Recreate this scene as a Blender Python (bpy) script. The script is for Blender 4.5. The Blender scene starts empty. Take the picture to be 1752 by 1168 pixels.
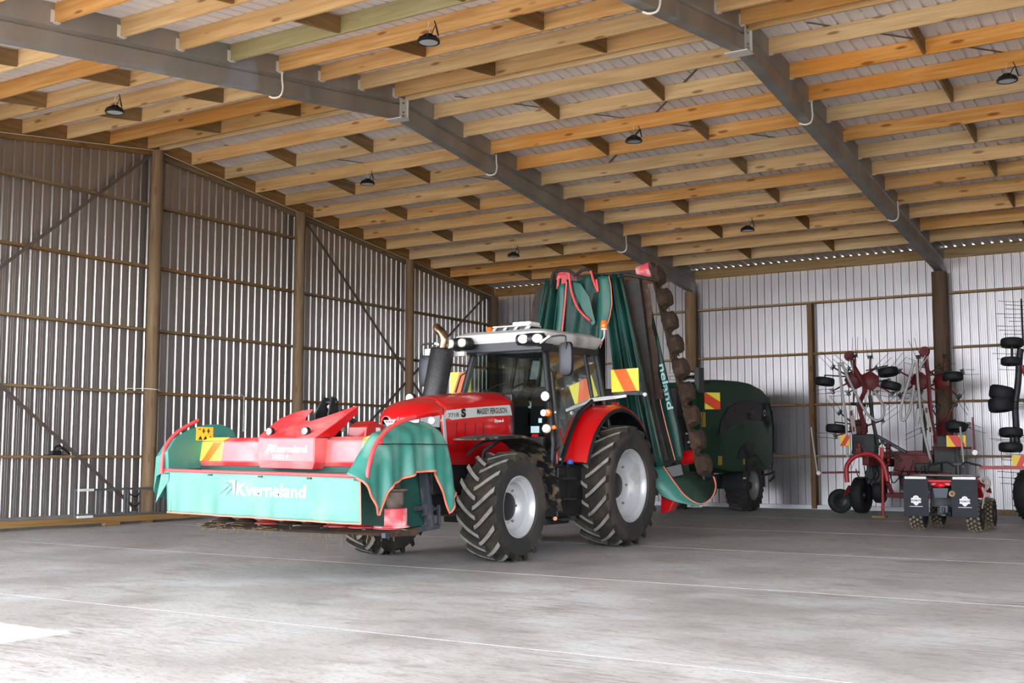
import bpy, bmesh, math, random
from mathutils import Vector, Matrix
random.seed(7)
D = bpy.data; C = D.collections.new('farm_shed'); S = bpy.context.scene
S.collection.children.link(C)
R = math.radians
# ---------------------------------------------------------------- camera
cam = D.objects.new('camera', D.cameras.new('camera')); C.objects.link(cam)
cam.location = (20.313, -30.832, 1.45)
cam.rotation_euler = (R(90 + 5.566), R(0.0), R(32.435))
cam.data.sensor_width = 36; cam.data.lens = 1987.1 / 1752 * 36
cam.data.clip_end = 500
S.camera = cam
# ---------------------------------------------------------------- sky and sun
W = D.worlds.new('sky'); S.world = W; W.use_nodes = True
bg = W.node_tree.nodes['Background']
bg.inputs[0].default_value = (0.88, 0.94, 1.0, 1)
_tc = W.node_tree.nodes.new('ShaderNodeTexCoord'); _sp = W.node_tree.nodes.new('ShaderNodeSeparateXYZ'); _mr = W.node_tree.nodes.new('ShaderNodeMapRange')
_mr.inputs[1].default_value = 0.03; _mr.inputs[2].default_value = 0.6; _mr.inputs[3].default_value = 10.5; _mr.inputs[4].default_value = 2.7   # bright hazy horizon, calmer zenith
W.node_tree.links.new(_tc.outputs['Generated'], _sp.inputs[0]); W.node_tree.links.new(_sp.outputs[2], _mr.inputs[0]); W.node_tree.links.new(_mr.outputs[0], bg.inputs[1])
sun = D.objects.new('sun', D.lights.new('sun', 'SUN')); C.objects.link(sun)
sun.data.energy = 10.0; sun.data.angle = R(0.6); sun.data.color = (1, 0.95, 0.86)
sun.rotation_euler = (R(25), 0, R(4))
S.view_settings.view_transform = 'Standard'; S.view_settings.look = 'None'
S.view_settings.exposure = 0.53; S.view_settings.gamma = 1.0; S.view_settings.use_curve_mapping = False
S.cycles.max_bounces = 8; S.cycles.diffuse_bounces = 5; S.cycles.glossy_bounces = 4
S.cycles.transparent_max_bounces = 12; S.cycles.caustics_reflective = False; S.cycles.caustics_refractive = False

# ---------------------------------------------------------------- materials
def lin(c):
    return tuple(((v/12.92) if v <= 0.04045 else ((v+0.055)/1.055)**2.4) for v in c[:3]) + (1,)
def hexc(h): return tuple(int(h[i:i+2], 16)/255 for i in (0, 2, 4))
MATS = {}
def mat(name, col, rough=0.5, metal=0.0, col2=None, ns=3.0, nmin=0.45, nmax=0.65, stretch=(1, 1, 1), bump=0.0, bscale=40,
        dirt=None, dmin=0.55, dmax=0.75, dscale=2.0, rvar=0.0, randv=0.0, emit=None, estr=0, trans=0, alpha=1, coat=0, spec=0.5, detail=6):
    if name in MATS: return MATS[name]
    m = D.materials.new(name); m.use_nodes = True; nt = m.node_tree; N = nt.nodes; L = nt.links
    b = N['Principled BSDF']
    c1 = lin(hexc(col)); b.inputs['Base Color'].default_value = c1
    b.inputs['Roughness'].default_value = rough; b.inputs['Metallic'].default_value = metal
    b.inputs['Specular IOR Level'].default_value = spec
    if coat: b.inputs['Coat Weight'].default_value = coat; b.inputs['Coat Roughness'].default_value = 0.08
    if trans: b.inputs['Transmission Weight'].default_value = trans
    if alpha < 1: b.inputs['Alpha'].default_value = alpha
    tc = N.new('ShaderNodeTexCoord'); mp = N.new('ShaderNodeMapping'); mp.inputs['Scale'].default_value = stretch
    L.new(tc.outputs['Object'], mp.inputs['Vector'])
    def noise(sc, det=detail):
        n = N.new('ShaderNodeTexNoise'); n.inputs['Scale'].default_value = sc; n.inputs['Detail'].default_value = det
        L.new(mp.outputs[0], n.inputs['Vector']); return n
    cur = None
    if col2:
        n = noise(ns); mr = N.new('ShaderNodeMapRange'); mr.inputs[1].default_value = nmin; mr.inputs[2].default_value = nmax
        L.new(n.outputs[0], mr.inputs[0])
        mx = N.new('ShaderNodeMix'); mx.data_type = 'RGBA'
        L.new(mr.outputs[0], mx.inputs[0]); mx.inputs[6].default_value = c1; mx.inputs[7].default_value = lin(hexc(col2))
        cur = mx.outputs[2]
    if dirt:
        n = noise(dscale, 8); mr = N.new('ShaderNodeMapRange'); mr.inputs[1].default_value = dmin; mr.inputs[2].default_value = dmax
        L.new(n.outputs[0], mr.inputs[0])
        mx = N.new('ShaderNodeMix'); mx.data_type = 'RGBA'
        L.new(mr.outputs[0], mx.inputs[0]); mx.inputs[7].default_value = lin(hexc(dirt))
        if cur: L.new(cur, mx.inputs[6])
        else: mx.inputs[6].default_value = c1
        cur = mx.outputs[2]
        ma = N.new('ShaderNodeMapRange'); ma.inputs[3].default_value = rough; ma.inputs[4].default_value = min(1, rough+0.35)
        L.new(mr.outputs[0], ma.inputs[0]); L.new(ma.outputs[0], b.inputs['Roughness'])
    if randv:
        oi = N.new('ShaderNodeObjectInfo'); mr = N.new('ShaderNodeMapRange'); mr.inputs[3].default_value = 1-randv; mr.inputs[4].default_value = 1+randv*0.6
        L.new(oi.outputs['Random'], mr.inputs[0])
        hs = N.new('ShaderNodeHueSaturation'); L.new(mr.outputs[0], hs.inputs['Value'])
        if cur: L.new(cur, hs.inputs['Color'])
        else: hs.inputs['Color'].default_value = c1
        cur = hs.outputs[0]
    if cur: L.new(cur, b.inputs['Base Color'])
    if rvar:
        n = noise(ns*0.7); mr = N.new('ShaderNodeMapRange'); mr.inputs[1].default_value = 0.35; mr.inputs[2].default_value = 0.65
        mr.inputs[3].default_value = max(0.02, rough-rvar); mr.inputs[4].default_value = min(1, rough+rvar)
        L.new(n.outputs[0], mr.inputs[0]); L.new(mr.outputs[0], b.inputs['Roughness'])
    if bump:
        n = noise(bscale, 4); bp = N.new('ShaderNodeBump'); bp.inputs['Strength'].default_value = bump; bp.inputs['Distance'].default_value = 0.02
        L.new(n.outputs[0], bp.inputs['Height']); L.new(bp.outputs[0], b.inputs['Normal'])
    if emit: b.inputs['Emission Color'].default_value = lin(hexc(emit)); b.inputs['Emission Strength'].default_value = estr
    MATS[name] = m; return m

def wood(name, a, b_, c_, axis='X', rand=0.16, knots=True):
    m = D.materials.new(name); m.use_nodes = True; N = m.node_tree.nodes; L = m.node_tree.links; b = N['Principled BSDF']
    b.inputs['Roughness'].default_value = 0.72; b.inputs['Specular IOR Level'].default_value = 0.3
    tc = N.new('ShaderNodeTexCoord'); oi = N.new('ShaderNodeObjectInfo')
    ad = N.new('ShaderNodeVectorMath'); ad.operation = 'ADD'; L.new(tc.outputs['Object'], ad.inputs[0])
    sc = N.new('ShaderNodeVectorMath'); sc.operation = 'SCALE'; sc.inputs[0].default_value = (37, 91, 53); L.new(oi.outputs['Random'], sc.inputs['Scale'])
    L.new(sc.outputs[0], ad.inputs[1])
    mp = N.new('ShaderNodeMapping'); L.new(ad.outputs[0], mp.inputs['Vector'])
    mp.inputs['Scale'].default_value = {'X': (0.5, 9, 9), 'Y': (9, 0.5, 9), 'Z': (9, 9, 0.5)}[axis]
    n1 = N.new('ShaderNodeTexNoise'); n1.inputs['Scale'].default_value = 1.6; n1.inputs['Detail'].default_value = 7; n1.inputs['Distortion'].default_value = 0.6
    L.new(mp.outputs[0], n1.inputs['Vector'])
    cr = N.new('ShaderNodeValToRGB'); cr.color_ramp.elements[0].position = 0.3; cr.color_ramp.elements[1].position = 0.72
    cr.color_ramp.elements[0].color = lin(hexc(b_)); cr.color_ramp.elements[1].color = lin(hexc(a))
    L.new(n1.outputs[0], cr.inputs[0])
    n2 = N.new('ShaderNodeTexNoise'); n2.inputs['Scale'].default_value = 0.9; n2.inputs['Detail'].default_value = 3; L.new(ad.outputs[0], n2.inputs['Vector'])
    mr = N.new('ShaderNodeMapRange'); mr.inputs[1].default_value = 0.45; mr.inputs[2].default_value = 0.7; mr.inputs[4].default_value = 0.55; L.new(n2.outputs[0], mr.inputs[0])
    mx = N.new('ShaderNodeMix'); mx.data_type = 'RGBA'; L.new(mr.outputs[0], mx.inputs[0]); L.new(cr.outputs[0], mx.inputs[6]); mx.inputs[7].default_value = lin(hexc(c_))
    cur = mx.outputs[2]
    if knots:
        mk = N.new('ShaderNodeMapping'); mk.inputs['Scale'].default_value = {'X': (1.3, 5, 5), 'Y': (5, 1.3, 5), 'Z': (5, 5, 1.3)}[axis]; L.new(ad.outputs[0], mk.inputs['Vector'])
        v = N.new('ShaderNodeTexVoronoi'); v.inputs['Scale'].default_value = 1.0; L.new(mk.outputs[0], v.inputs['Vector'])
        k = N.new('ShaderNodeMapRange'); k.inputs[1].default_value = 0.10; k.inputs[2].default_value = 0.18; k.inputs[3].default_value = 0.8; k.inputs[4].default_value = 0; L.new(v.outputs['Distance'], k.inputs[0])
        m2 = N.new('ShaderNodeMix'); m2.data_type = 'RGBA'; L.new(k.outputs[0], m2.inputs[0]); L.new(cur, m2.inputs[6]); m2.inputs[7].default_value = lin(hexc('7A4A22')); cur = m2.outputs[2]
    hs = N.new('ShaderNodeHueSaturation'); L.new(cur, hs.inputs['Color'])
    mr2 = N.new('ShaderNodeMapRange'); mr2.inputs[3].default_value = 1-rand; mr2.inputs[4].default_value = 1+rand*0.4; L.new(oi.outputs['Random'], mr2.inputs[0]); L.new(mr2.outputs[0], hs.inputs['Value'])
    mf = N.new('ShaderNodeMath'); mf.operation = 'MULTIPLY'; mf.inputs[1].default_value = 7.31; fr = N.new('ShaderNodeMath'); fr.operation = 'FRACT'; L.new(oi.outputs['Random'], mf.inputs[0]); L.new(mf.outputs[0], fr.inputs[0])
    mr3 = N.new('ShaderNodeMapRange'); mr3.inputs[3].default_value = 0.5-rand*0.05; mr3.inputs[4].default_value = 0.5+rand*0.06; L.new(fr.outputs[0], mr3.inputs[0]); L.new(mr3.outputs[0], hs.inputs['Hue'])
    mr4 = N.new('ShaderNodeMapRange'); mr4.inputs[3].default_value = 1+rand*0.7; mr4.inputs[4].default_value = 1-rand*1.2; L.new(fr.outputs[0], mr4.inputs[0]); L.new(mr4.outputs[0], hs.inputs['Saturation'])
    L.new(hs.outputs[0], b.inputs['Base Color'])
    bp = N.new('ShaderNodeBump'); bp.inputs['Strength'].default_value = 0.15; L.new(n1.outputs[0], bp.inputs['Height']); L.new(bp.outputs[0], b.inputs['Normal'])
    return m

M = {}
M['purlin'] = wood('pine_along_x', 'DDB27A', 'B98A52', 'CE9350', 'X', 0.2)
M['purlin_green'] = wood('treated_pine_green', 'A39A74', '857A55', 'A08A5C', 'X', 0.05)
M['pine_y'] = wood('pine_along_y', '9C7B52', '7A5C3A', '876A42', 'Y', 0.15)
M['pine_x'] = wood('weathered_pine_along_x', 'A98A60', '84673F', '93734A', 'X', 0.15)
M['pine_z'] = wood('pine_along_z', '94795A', '765C42', '866848', 'Z', 0.1)
M['pole'] = wood('round_pole_timber', '98795A', '6C533C', '7C6044', 'Z', 0.1)
M['pole_dark'] = wood('dark_pole_timber', '6E5744', '4E3D30', '5C4636', 'Z', 0.1)
M['plank'] = wood('plank_timber', 'A58558', '82643F', '947246', 'Y', 0.1)
M['steel'] = mat('galvanised_rafter', 'A5A19D', 0.45, 0.45, col2='8A8682', ns=1.2, nmin=0.35, nmax=0.7, dirt='A5A8B0', dmin=0.6, dmax=0.68, dscale=1.1, stretch=(1, 1, .45))
M['bracket'] = mat('galvanised_bracket', 'D6D4D1', 0.5, 0.15)
M['strap'] = mat('brace_strap', '6E6058', 0.5, 0.3)
M['wallmetal'] = mat('zinc_wall_sheet', 'AFA9A6', 0.33, 0.85)
M['backmetal'] = mat('zinc_back_wall_sheet', 'A9A4A6', 0.33, 0.78, col2='A09B9F', ns=0.6)
M['roofmetal'] = mat('zinc_roof_sheet', 'DBD4D4', 0.6, 0.0, col2='CEC6C6', ns=0.8)
M['flash'] = mat('white_flashing', 'C6C8CC', 0.4, 0.3)
M['white'] = mat('white_plastic', 'E8E4DC', 0.4)
M['black'] = mat('black_plastic', '17181B', 0.45)
M['blackm'] = mat('black_satin_metal', '22232A', 0.4, 0.2)
M['bolt'] = mat('bolt_head', '8A8580', 0.4, 0.7)

# ---------------------------------------------------------------- mesh helpers
def NB(): return bmesh.new()
def addpoly(bm, vs, fs):
    v = [bm.verts.new(p) for p in vs]
    for f in fs:
        try: bm.faces.new([v[i] for i in f])
        except ValueError: pass
    return v
def box(bm, a, b, mtx=None):
    (x0, y0, z0), (x1, y1, z1) = a, b
    vs = [Vector(p) for p in ((x0,y0,z0),(x1,y0,z0),(x1,y1,z0),(x0,y1,z0),(x0,y0,z1),(x1,y0,z1),(x1,y1,z1),(x0,y1,z1))]
    if mtx: vs = [mtx @ p for p in vs]
    addpoly(bm, vs, [(3,2,1,0),(4,5,6,7),(0,1,5,4),(1,2,6,5),(2,3,7,6),(3,0,4,7)]); return bm
def cbox(bm, c, s, rot=(0,0,0)):
    m = Matrix.Translation(c) @ Matrix.Rotation(rot[2],4,'Z') @ Matrix.Rotation(rot[1],4,'Y') @ Matrix.Rotation(rot[0],4,'X')
    return box(bm, (-s[0]/2,-s[1]/2,-s[2]/2), (s[0]/2,s[1]/2,s[2]/2), m)
def bar(bm, p, q, w, h, up=(0,0,1)):
    p, q = Vector(p), Vector(q); d = (q-p).normalized(); up = Vector(up)
    s = d.cross(up)
    if s.length < 1e-4: s = d.cross(Vector((0,1,0)))
    s.normalize(); u = s.cross(d)
    m = Matrix((s, d, u)).transposed().to_4x4(); m.translation = p
    return box(bm, (-w/2, 0, -h/2), (w/2, (q-p).length, h/2), m)
def frame(d, up=Vector((0,0,1))):
    d = d.normalized(); s = d.cross(up)
    if s.length < 1e-3: s = d.cross(Vector((1,0,0)))
    s.normalize(); return s, s.cross(d).normalized()
def tube(bm, pts, r, n=8, closed=False, caps=True, flat=1.0):
    pts = [Vector(p) for p in pts]; m = len(pts); rings = []; s = None
    for i, p in enumerate(pts):
        if closed: d = pts[(i+1)%m]-pts[i-1]
        else: d = pts[min(i+1,m-1)]-pts[max(i-1,0)]
        d.normalize()
        if s is None: s, u = frame(d)
        else:
            s = (s - d*s.dot(d)); s.normalize(); u = s.cross(d).normalized()
        rr = r[i] if isinstance(r, (list, tuple)) else r
        rings.append([bm.verts.new(p + (s*math.cos(2*math.pi*k/n) + u*math.sin(2*math.pi*k/n)*flat)*rr) for k in range(n)])
    for i in range(m if closed else m-1):
        a, b = rings[i], rings[(i+1)%m]
        for k in range(n): bm.faces.new((a[k], a[(k+1)%n], b[(k+1)%n], b[k]))
    if caps and not closed:
        bm.faces.new(rings[0][::-1]); bm.faces.new(rings[-1])
    return bm
def cyl(bm, p, q, r, n=16, r2=None): return tube(bm, [p, q], [r, r if r2 is None else r2], n)
def lathe(bm, prof, c, axis=(1,0,0), n=48, close=False):
    """prof = [(radius, offset along axis)]"""
    c = Vector(c); ax = Vector(axis).normalized(); s, u = frame(ax, Vector((0,0,1)) if abs(ax.z) < .9 else Vector((1,0,0)))
    rings = []
    for r, t in prof:
        if r < 1e-5: rings.append([bm.verts.new(c+ax*t)])
        else: rings.append([bm.verts.new(c + ax*t + (s*math.cos(2*math.pi*k/n)+u*math.sin(2*math.pi*k/n))*r) for k in range(n)])
    idx = list(range(len(rings)-1)) + ([len(rings)-1] if close else [])
    for i in idx:
        a, b = rings[i], rings[(i+1)%len(rings)]
        for k in range(n):
            k2 = (k+1)%n
            if len(a) == 1 and len(b) == 1: continue
            if len(a) == 1: bm.faces.new((a[0], b[k], b[k2]))
            elif len(b) == 1: bm.faces.new((a[k], a[k2], b[0]))
            else: bm.faces.new((a[k], a[k2], b[k2], b[k]))
    return bm
def prism(bm, pts, off):
    """polygon (3-D points) extruded by the vector off"""
    off = Vector(off); a = [Vector(p) for p in pts]; n = len(a)
    v = [bm.verts.new(p) for p in a] + [bm.verts.new(p+off) for p in a]
    bm.faces.new(v[:n][::-1]); bm.faces.new(v[n:])
    for i in range(n): bm.faces.new((v[i], v[(i+1)%n], v[n+(i+1)%n], v[n+i]))
    return bm
def px(bm, pts, x0, x1): return prism(bm, [(x0, y, z) for y, z in pts], (x1-x0, 0, 0))
def py_(bm, pts, y0, y1): return prism(bm, [(x, y0, z) for x, z in pts], (0, y1-y0, 0))
def loft(bm, rings, caps=True, closed=True):
    rs = [[bm.verts.new(p) for p in r] for r in rings]; n = len(rs[0])
    for a, b in zip(rs, rs[1:]):
        for k in range(n if closed else n-1): bm.faces.new((a[k], a[(k+1)%n], b[(k+1)%n], b[k]))
    if caps and closed: bm.faces.new(rs[0][::-1]); bm.faces.new(rs[-1])
    return bm
def gridf(bm, f, nu, nv):
    v = [[bm.verts.new(f(i/nu, j/nv)) for j in range(nv+1)] for i in range(nu+1)]
    for i in range(nu):
        for j in range(nv): bm.faces.new((v[i][j], v[i+1][j], v[i+1][j+1], v[i][j+1]))
    return bm
def arcpts(c, r, a0, a1, n, plane='YZ'):
    o = []
    for i in range(n+1):
        a = R(a0+(a1-a0)*i/n); u, v = r*math.cos(a), r*math.sin(a)
        o.append({'YZ': (c[0], c[1]+u, c[2]+v), 'XZ': (c[0]+u, c[1], c[2]+v), 'XY': (c[0]+u, c[1]+v, c[2])}[plane])
    return o
def smoothpath(pts, k=6):
    P = [Vector(p) for p in pts]; out = []
    for i in range(len(P)-1):
        p0, p1, p2, p3 = P[max(i-1,0)], P[i], P[i+1], P[min(i+2,len(P)-1)]
        for j in range(k):
            t = j/k; out.append(0.5*((2*p1)+(p2-p0)*t+(2*p0-5*p1+4*p2-p3)*t*t+(3*p1-p0-3*p2+p3)*t**3))
    out.append(P[-1]); return out

def base_of(parent):
    b = Vector((0,0,0))
    while parent is not None: b += parent.location; parent = parent.parent
    return b
def obj(name, bm, m, parent=None, smooth=35, bev=0, solid=0, seg=2, label=None, fix=True, sub=0):
    """vertices are given in world space; the mesh is stored relative to its thing's base"""
    if fix: bmesh.ops.recalc_face_normals(bm, faces=bm.faces)
    b = base_of(parent)
    if parent is None:
        lo = Vector((min(v.co.x for v in bm.verts), min(v.co.y for v in bm.verts), min(v.co.z for v in bm.verts)))
        hi = Vector((max(v.co.x for v in bm.verts), max(v.co.y for v in bm.verts), max(v.co.z for v in bm.verts)))
        b = Vector(((lo.x+hi.x)/2, (lo.y+hi.y)/2, lo.z))
    bmesh.ops.translate(bm, verts=bm.verts, vec=-b)
    me = D.meshes.new(name); bm.to_mesh(me); bm.free()
    if smooth:
        me.shade_smooth(); me.set_sharp_from_angle(angle=R(smooth))
    o = D.objects.new(name, me); C.objects.link(o)
    ms = m if isinstance(m, (list, tuple)) else [m]
    for q in ms: me.materials.append(M[q] if isinstance(q, str) else q)
    if parent is None: o.location = b
    else: o.parent = parent
    if sub:
        s = o.modifiers.new('sub', 'SUBSURF'); s.levels = sub; s.render_levels = sub
    if solid:
        s = o.modifiers.new('solid', 'SOLIDIFY'); s.thickness = solid; s.offset = 0
    if bev:
        s = o.modifiers.new('bevel', 'BEVEL'); s.width = bev; s.segments = seg; s.limit_method = 'ANGLE'; s.angle_limit = R(40); s.harden_normals = False
    if label: o['label'] = label
    return o
def thing(name, label, cat, loc, group=None):
    o = D.objects.new(name, None); C.objects.link(o); o.location = loc; o.empty_display_size = 0.2
    o['label'] = label; o['category'] = cat
    if group: o['group'] = group
    return o
def tag(o, label, cat, group=None):
    o['label'] = label; o['category'] = cat
    if group: o['group'] = group
    return o
def struct(name, bm, m, **k):
    o = obj(name, bm, m, **k); o['kind'] = 'structure'; return o
def textmesh(s, size, mtx, extr=0.0015, bold=0.0, xs=1.0, spacing=1.0):
    cu = D.curves.new('lettering', 'FONT'); cu.body = s; cu.size = size; cu.extrude = extr; cu.offset = bold; cu.space_character = spacing
    cu.resolution_u = 4
    o = D.objects.new('lettering', cu); C.objects.link(o)
    dg = bpy.context.evaluated_depsgraph_get(); dg.update()
    me = D.meshes.new_from_object(o.evaluated_get(dg))
    D.objects.remove(o); D.curves.remove(cu)
    bm = NB(); bm.from_mesh(me); D.meshes.remove(me)
    bmesh.ops.transform(bm, matrix=mtx @ Matrix.Diagonal((xs,1,1,1)), verts=bm.verts)
    return bm
def axes(o, x, y):
    """matrix whose local X runs along x and local Y along y, origin o"""
    x = Vector(x).normalized(); y = Vector(y); z = x.cross(y).normalized(); y = z.cross(x)
    m = Matrix((x, y, z)).transposed().to_4x4(); m.translation = Vector(o); return m
ORD = ['zeroth','first','second','third','fourth','fifth','sixth','seventh','eighth','ninth','tenth','eleventh','twelfth','thirteenth','fourteenth']
def fittext(s, mtx, w, h, extr=0.001, bold=0.01, asc=None):
    """lettering scaled to w x h (bounding box), lower left at the matrix origin"""
    bm = textmesh(s, 1.0, Matrix.Identity(4), 0.0, bold)
    xs = [v.co.x for v in bm.verts]; ys = [v.co.y for v in bm.verts]
    x0, x1, y0, y1 = min(xs), max(xs), min(ys), max(ys)
    for v in bm.verts: v.co = mtx @ Vector(((v.co.x-x0)/(x1-x0)*w, (v.co.y-y0)/(y1-y0)*h, extr))
    return bm
# ================================================================ the shed
SB = 6.882; YR = -13.72; SL = 0.1255
def zp(y): return 8.19 - SL*abs(y-YR)          # underside of the purlins
PD = 0.28                                       # purlin depth
XR = SB*4
# floor
def floor_mat():
    m = D.materials.new('dusty_concrete'); m.use_nodes = True; N = m.node_tree.nodes; L = m.node_tree.links; b = N['Principled BSDF']
    tc = N.new('ShaderNodeTexCoord')
    def nz(scale, st, rot=0, det=8, dist=0):
        mp = N.new('ShaderNodeMapping'); mp.inputs['Scale'].default_value = st; mp.inputs['Rotation'].default_value = (0,0,rot); L.new(tc.outputs['Object'], mp.inputs[0])
        n = N.new('ShaderNodeTexNoise'); n.inputs['Scale'].default_value = scale; n.inputs['Detail'].default_value = det; n.inputs['Distortion'].default_value = dist; n.inputs['Roughness'].default_value = 0.62
        L.new(mp.outputs[0], n.inputs['Vector']); return n
    n1 = nz(0.55, (1,1,1), 0, 6); n2 = nz(2.2, (1.0, 2.6, 1), 0.5, 10, 0.8); n3 = nz(14, (1, 3.2, 1), 0.62, 8, 0.3)
    cr = N.new('ShaderNodeValToRGB'); e = cr.color_ramp.elements; e[0].position = 0.33; e[0].color = lin(hexc('B2AFAC')); e[1].position = 0.62; e[1].color = lin(hexc('CDCBCA'))
    L.new(n1.outputs[0], cr.inputs[0])
    def mixc(fac, mn, mx_, colr, amt, prev):
        mr = N.new('ShaderNodeMapRange'); mr.inputs[1].default_value = mn; mr.inputs[2].default_value = mx_; mr.inputs[4].default_value = amt; L.new(fac, mr.inputs[0])
        mx = N.new('ShaderNodeMix'); mx.data_type = 'RGBA'; L.new(mr.outputs[0], mx.inputs[0]); L.new(prev, mx.inputs[6]); mx.inputs[7].default_value = lin(hexc(colr)); return mx.outputs[2]
    c = mixc(n2.outputs[0], 0.5, 0.68, '948B84', 0.6, cr.outputs[0])
    c = mixc(n3.outputs[0], 0.52, 0.68, '796F68', 0.7, c)
    n4 = nz(1.1, (1,1,1), 0, 4); c = mixc(n4.outputs[0], 0.52, 0.7, 'C4CAD2', 0.5, c)
    # lug marks pressed by tyres: bands of short chevrons
    n5 = nz(5.0, (0.5, 5.0, 1), 0.42, 5, 0.2); n6 = nz(0.5, (1, 1, 1), 0.0, 2)
    mu = N.new('ShaderNodeMath'); mu.operation = 'MULTIPLY'; L.new(n5.outputs[0], mu.inputs[0]); L.new(n6.outputs[0], mu.inputs[1])
    c = mixc(mu.outputs[0], 0.3, 0.42, '766C66', 0.65, c)
    # fine dust bloom
    n7 = nz(60, (1, 1, 1), 0, 4); c = mixc(n7.outputs[0], 0.58, 0.75, '8F8883', 0.45, c)
    L.new(c, b.inputs['Base Color'])
    mr = N.new('ShaderNodeMapRange'); mr.inputs[1].default_value = 0.4; mr.inputs[2].default_value = 0.6; mr.inputs[3].default_value = 0.34; mr.inputs[4].default_value = 0.62; L.new(n1.outputs[0], mr.inputs[0]); L.new(mr.outputs[0], b.inputs['Roughness'])
    b.inputs['Specular IOR Level'].default_value = 0.6
    bp = N.new('ShaderNodeBump'); bp.inputs['Strength'].default_value = 0.25; bp.inputs['Distance'].default_value = 0.02; L.new(n3.outputs[0], bp.inputs['Height']); L.new(bp.outputs[0], b.inputs['Normal'])
    return m
M['floor'] = floor_mat()
M['yard'] = mat('gravel_yard', 'C2BDB4', 0.9, col2='AAA498', ns=1.5)
bm = NB(); box(bm, (-0.3, -27.6, -0.3), (XR+0.3, 0.3, 0.0)); struct('floor', bm, 'floor', smooth=0)
bm = NB(); box(bm, (-60, -110, -0.5), (90, -27.62, -0.03)); struct('ground_yard', bm, 'yard', smooth=0)
M['joint'] = mat('joint_filler', 'B4B0AC', 0.7, col2='A39E9A', ns=3)
for i, y in enumerate((-4.6, -9.2, -13.9, -18.62, -23.25)):
    bm = NB(); box(bm, (0, y-0.004, -0.01), (XR, y+0.004, 0.002)); struct('trim_%d' % (i+1), bm, 'joint', smooth=0)

def ribprof(pitch, sw, run):
    # one repeat of the sheet: (along, outward) - two small swages on the pan and one deep rib
    w = pitch-0.035-2*run; a, b = w*0.33, w*0.66
    return [(0,0),(a-.006,0),(a-.003,sw),(a+.003,sw),(a+.006,0),(b-.006,0),(b-.003,sw),(b+.003,sw),(b+.006,0),(w,0),(w+run,0.03),(w+run+.03,0.03),(w+2*run+.03,0)]
def ribline(a0, a1, pitch=0.222, sw=0.0015, run=0.022):
    o = []; n = int((a1-a0)/pitch)+1
    for i in range(n):
        for u, v in ribprof(pitch, sw, run):
            t = a0+i*pitch+u
            if t <= a1: o.append((t, v))
    return o
# ceiling (two slopes of ribbed sheet lying on the purlins)
bm = NB()
zt = lambda y: zp(y)+PD+0.002
for ya, yb in ((YR, 0.055), (YR, -27.7)):
    pr = ribline(-0.25, XR+0.25, run=0.012)
    a = [bm.verts.new((x, ya, zt(ya)+v)) for x, v in pr]; b = [bm.verts.new((x, yb, zt(yb)+v)) for x, v in pr]
    for i in range(len(a)-1): bm.faces.new((a[i], a[i+1], b[i+1], b[i]))
struct('ceiling', bm, 'roofmetal', smooth=0, solid=0.0015, fix=False)
# unseen awning-shaped blocker, added to shade the floor right of the sun patch
bm = NB(); box(bm, (12.25, -30.2, 6.2), (19.0, -27.2, 6.28)); struct('trim_6', bm, 'roofmetal', smooth=0)
# walls
XW = -0.10; YW = 0.13
bm = NB(); pr = ribline(-27.5, YW)
for t in range(len(pr)-1):
    (y0, v0), (y1, v1) = pr[t], pr[t+1]
    zf = lambda y: zp(y)-0.0
    bm.faces.new([bm.verts.new(p) for p in ((XW-v0, y0, 0.02), (XW-v1, y1, 0.02), (XW-v1, y1, zf(y1)), (XW-v0, y0, zf(y0)))])
bmesh.ops.remove_doubles(bm, verts=bm.verts, dist=0.0005)
struct('wall_left', bm, 'wallmetal', smooth=0, solid=0.0015, fix=False)
bm = NB(); pr = ribline(-0.1, XR+0.1, pitch=0.208, sw=0.003, run=0.013)
a = [bm.verts.new((x, YW+v, 0.02)) for x, v in pr]; b = [bm.verts.new((x, YW+v, zp(YW)+0.10)) for x, v in pr]
for i in range(len(a)-1): bm.faces.new((a[i], a[i+1], b[i+1], b[i]))
struct('wall_back', bm, 'backmetal', smooth=0, solid=0.0015, fix=False)
bm = NB(); pr = ribline(-27.5, YW)
for t in range(len(pr)-1):
    (y0, v0), (y1, v1) = pr[t], pr[t+1]
    bm.faces.new([bm.verts.new(p) for p in ((XR+0.1+v0, y0, 0.02), (XR+0.1+v1, y1, 0.02), (XR+0.1+v1, y1, zp(y1)), (XR+0.1+v0, y0, zp(y0)))])
struct('wall_right', bm, 'wallmetal', smooth=0, solid=0.0015, fix=False)

# posts
Y2, Y3 = -9.109, -4.526
def post(x, y, ztop, r, m, label, cat='post', group=None):
    bm = NB(); n = 20; rings = []
    for k in range(13):
        z = ztop*k/12; rr = r*(1.05-0.1*k/12)*(1+0.012*math.sin(k*2.1))
        rings.append([(x+rr*math.cos(2*math.pi*i/n), y+rr*math.sin(2*math.pi*i/n), z) for i in range(n)])
    loft(bm, rings)
    return tag(obj('timber_post', bm, m, smooth=50), label, cat, group)
post(0.125, YR, zp(YR)-0.03, 0.14, 'pole', 'tallest round timber pole on the left wall, under the roof ridge')
post(0.125, Y2, zp(Y2)-0.02, 0.135, 'pole', 'second round timber pole on the left wall, behind the red and green front mower')
post(0.125, Y3, zp(Y3)-0.02, 0.13, 'pole', 'third round timber pole on the left wall, beside the tractor exhaust')
post(0.125, -0.14, zp(0)-0.02, 0.15, 'pole_dark', 'round timber pole in the far left corner of the shed')
post(0.125, -18.3, zp(-18.3)-0.02, 0.14, 'pole', 'round timber pole of the left wall nearest the open front')
post(SB, -0.14, 6.10, 0.17, 'pole', 'round timber pole on the back wall behind the green baler')
post(2*SB, -0.16, 6.10, 0.20, 'pole_dark', 'thick dark timber pole on the back wall behind the quad bike')
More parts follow.
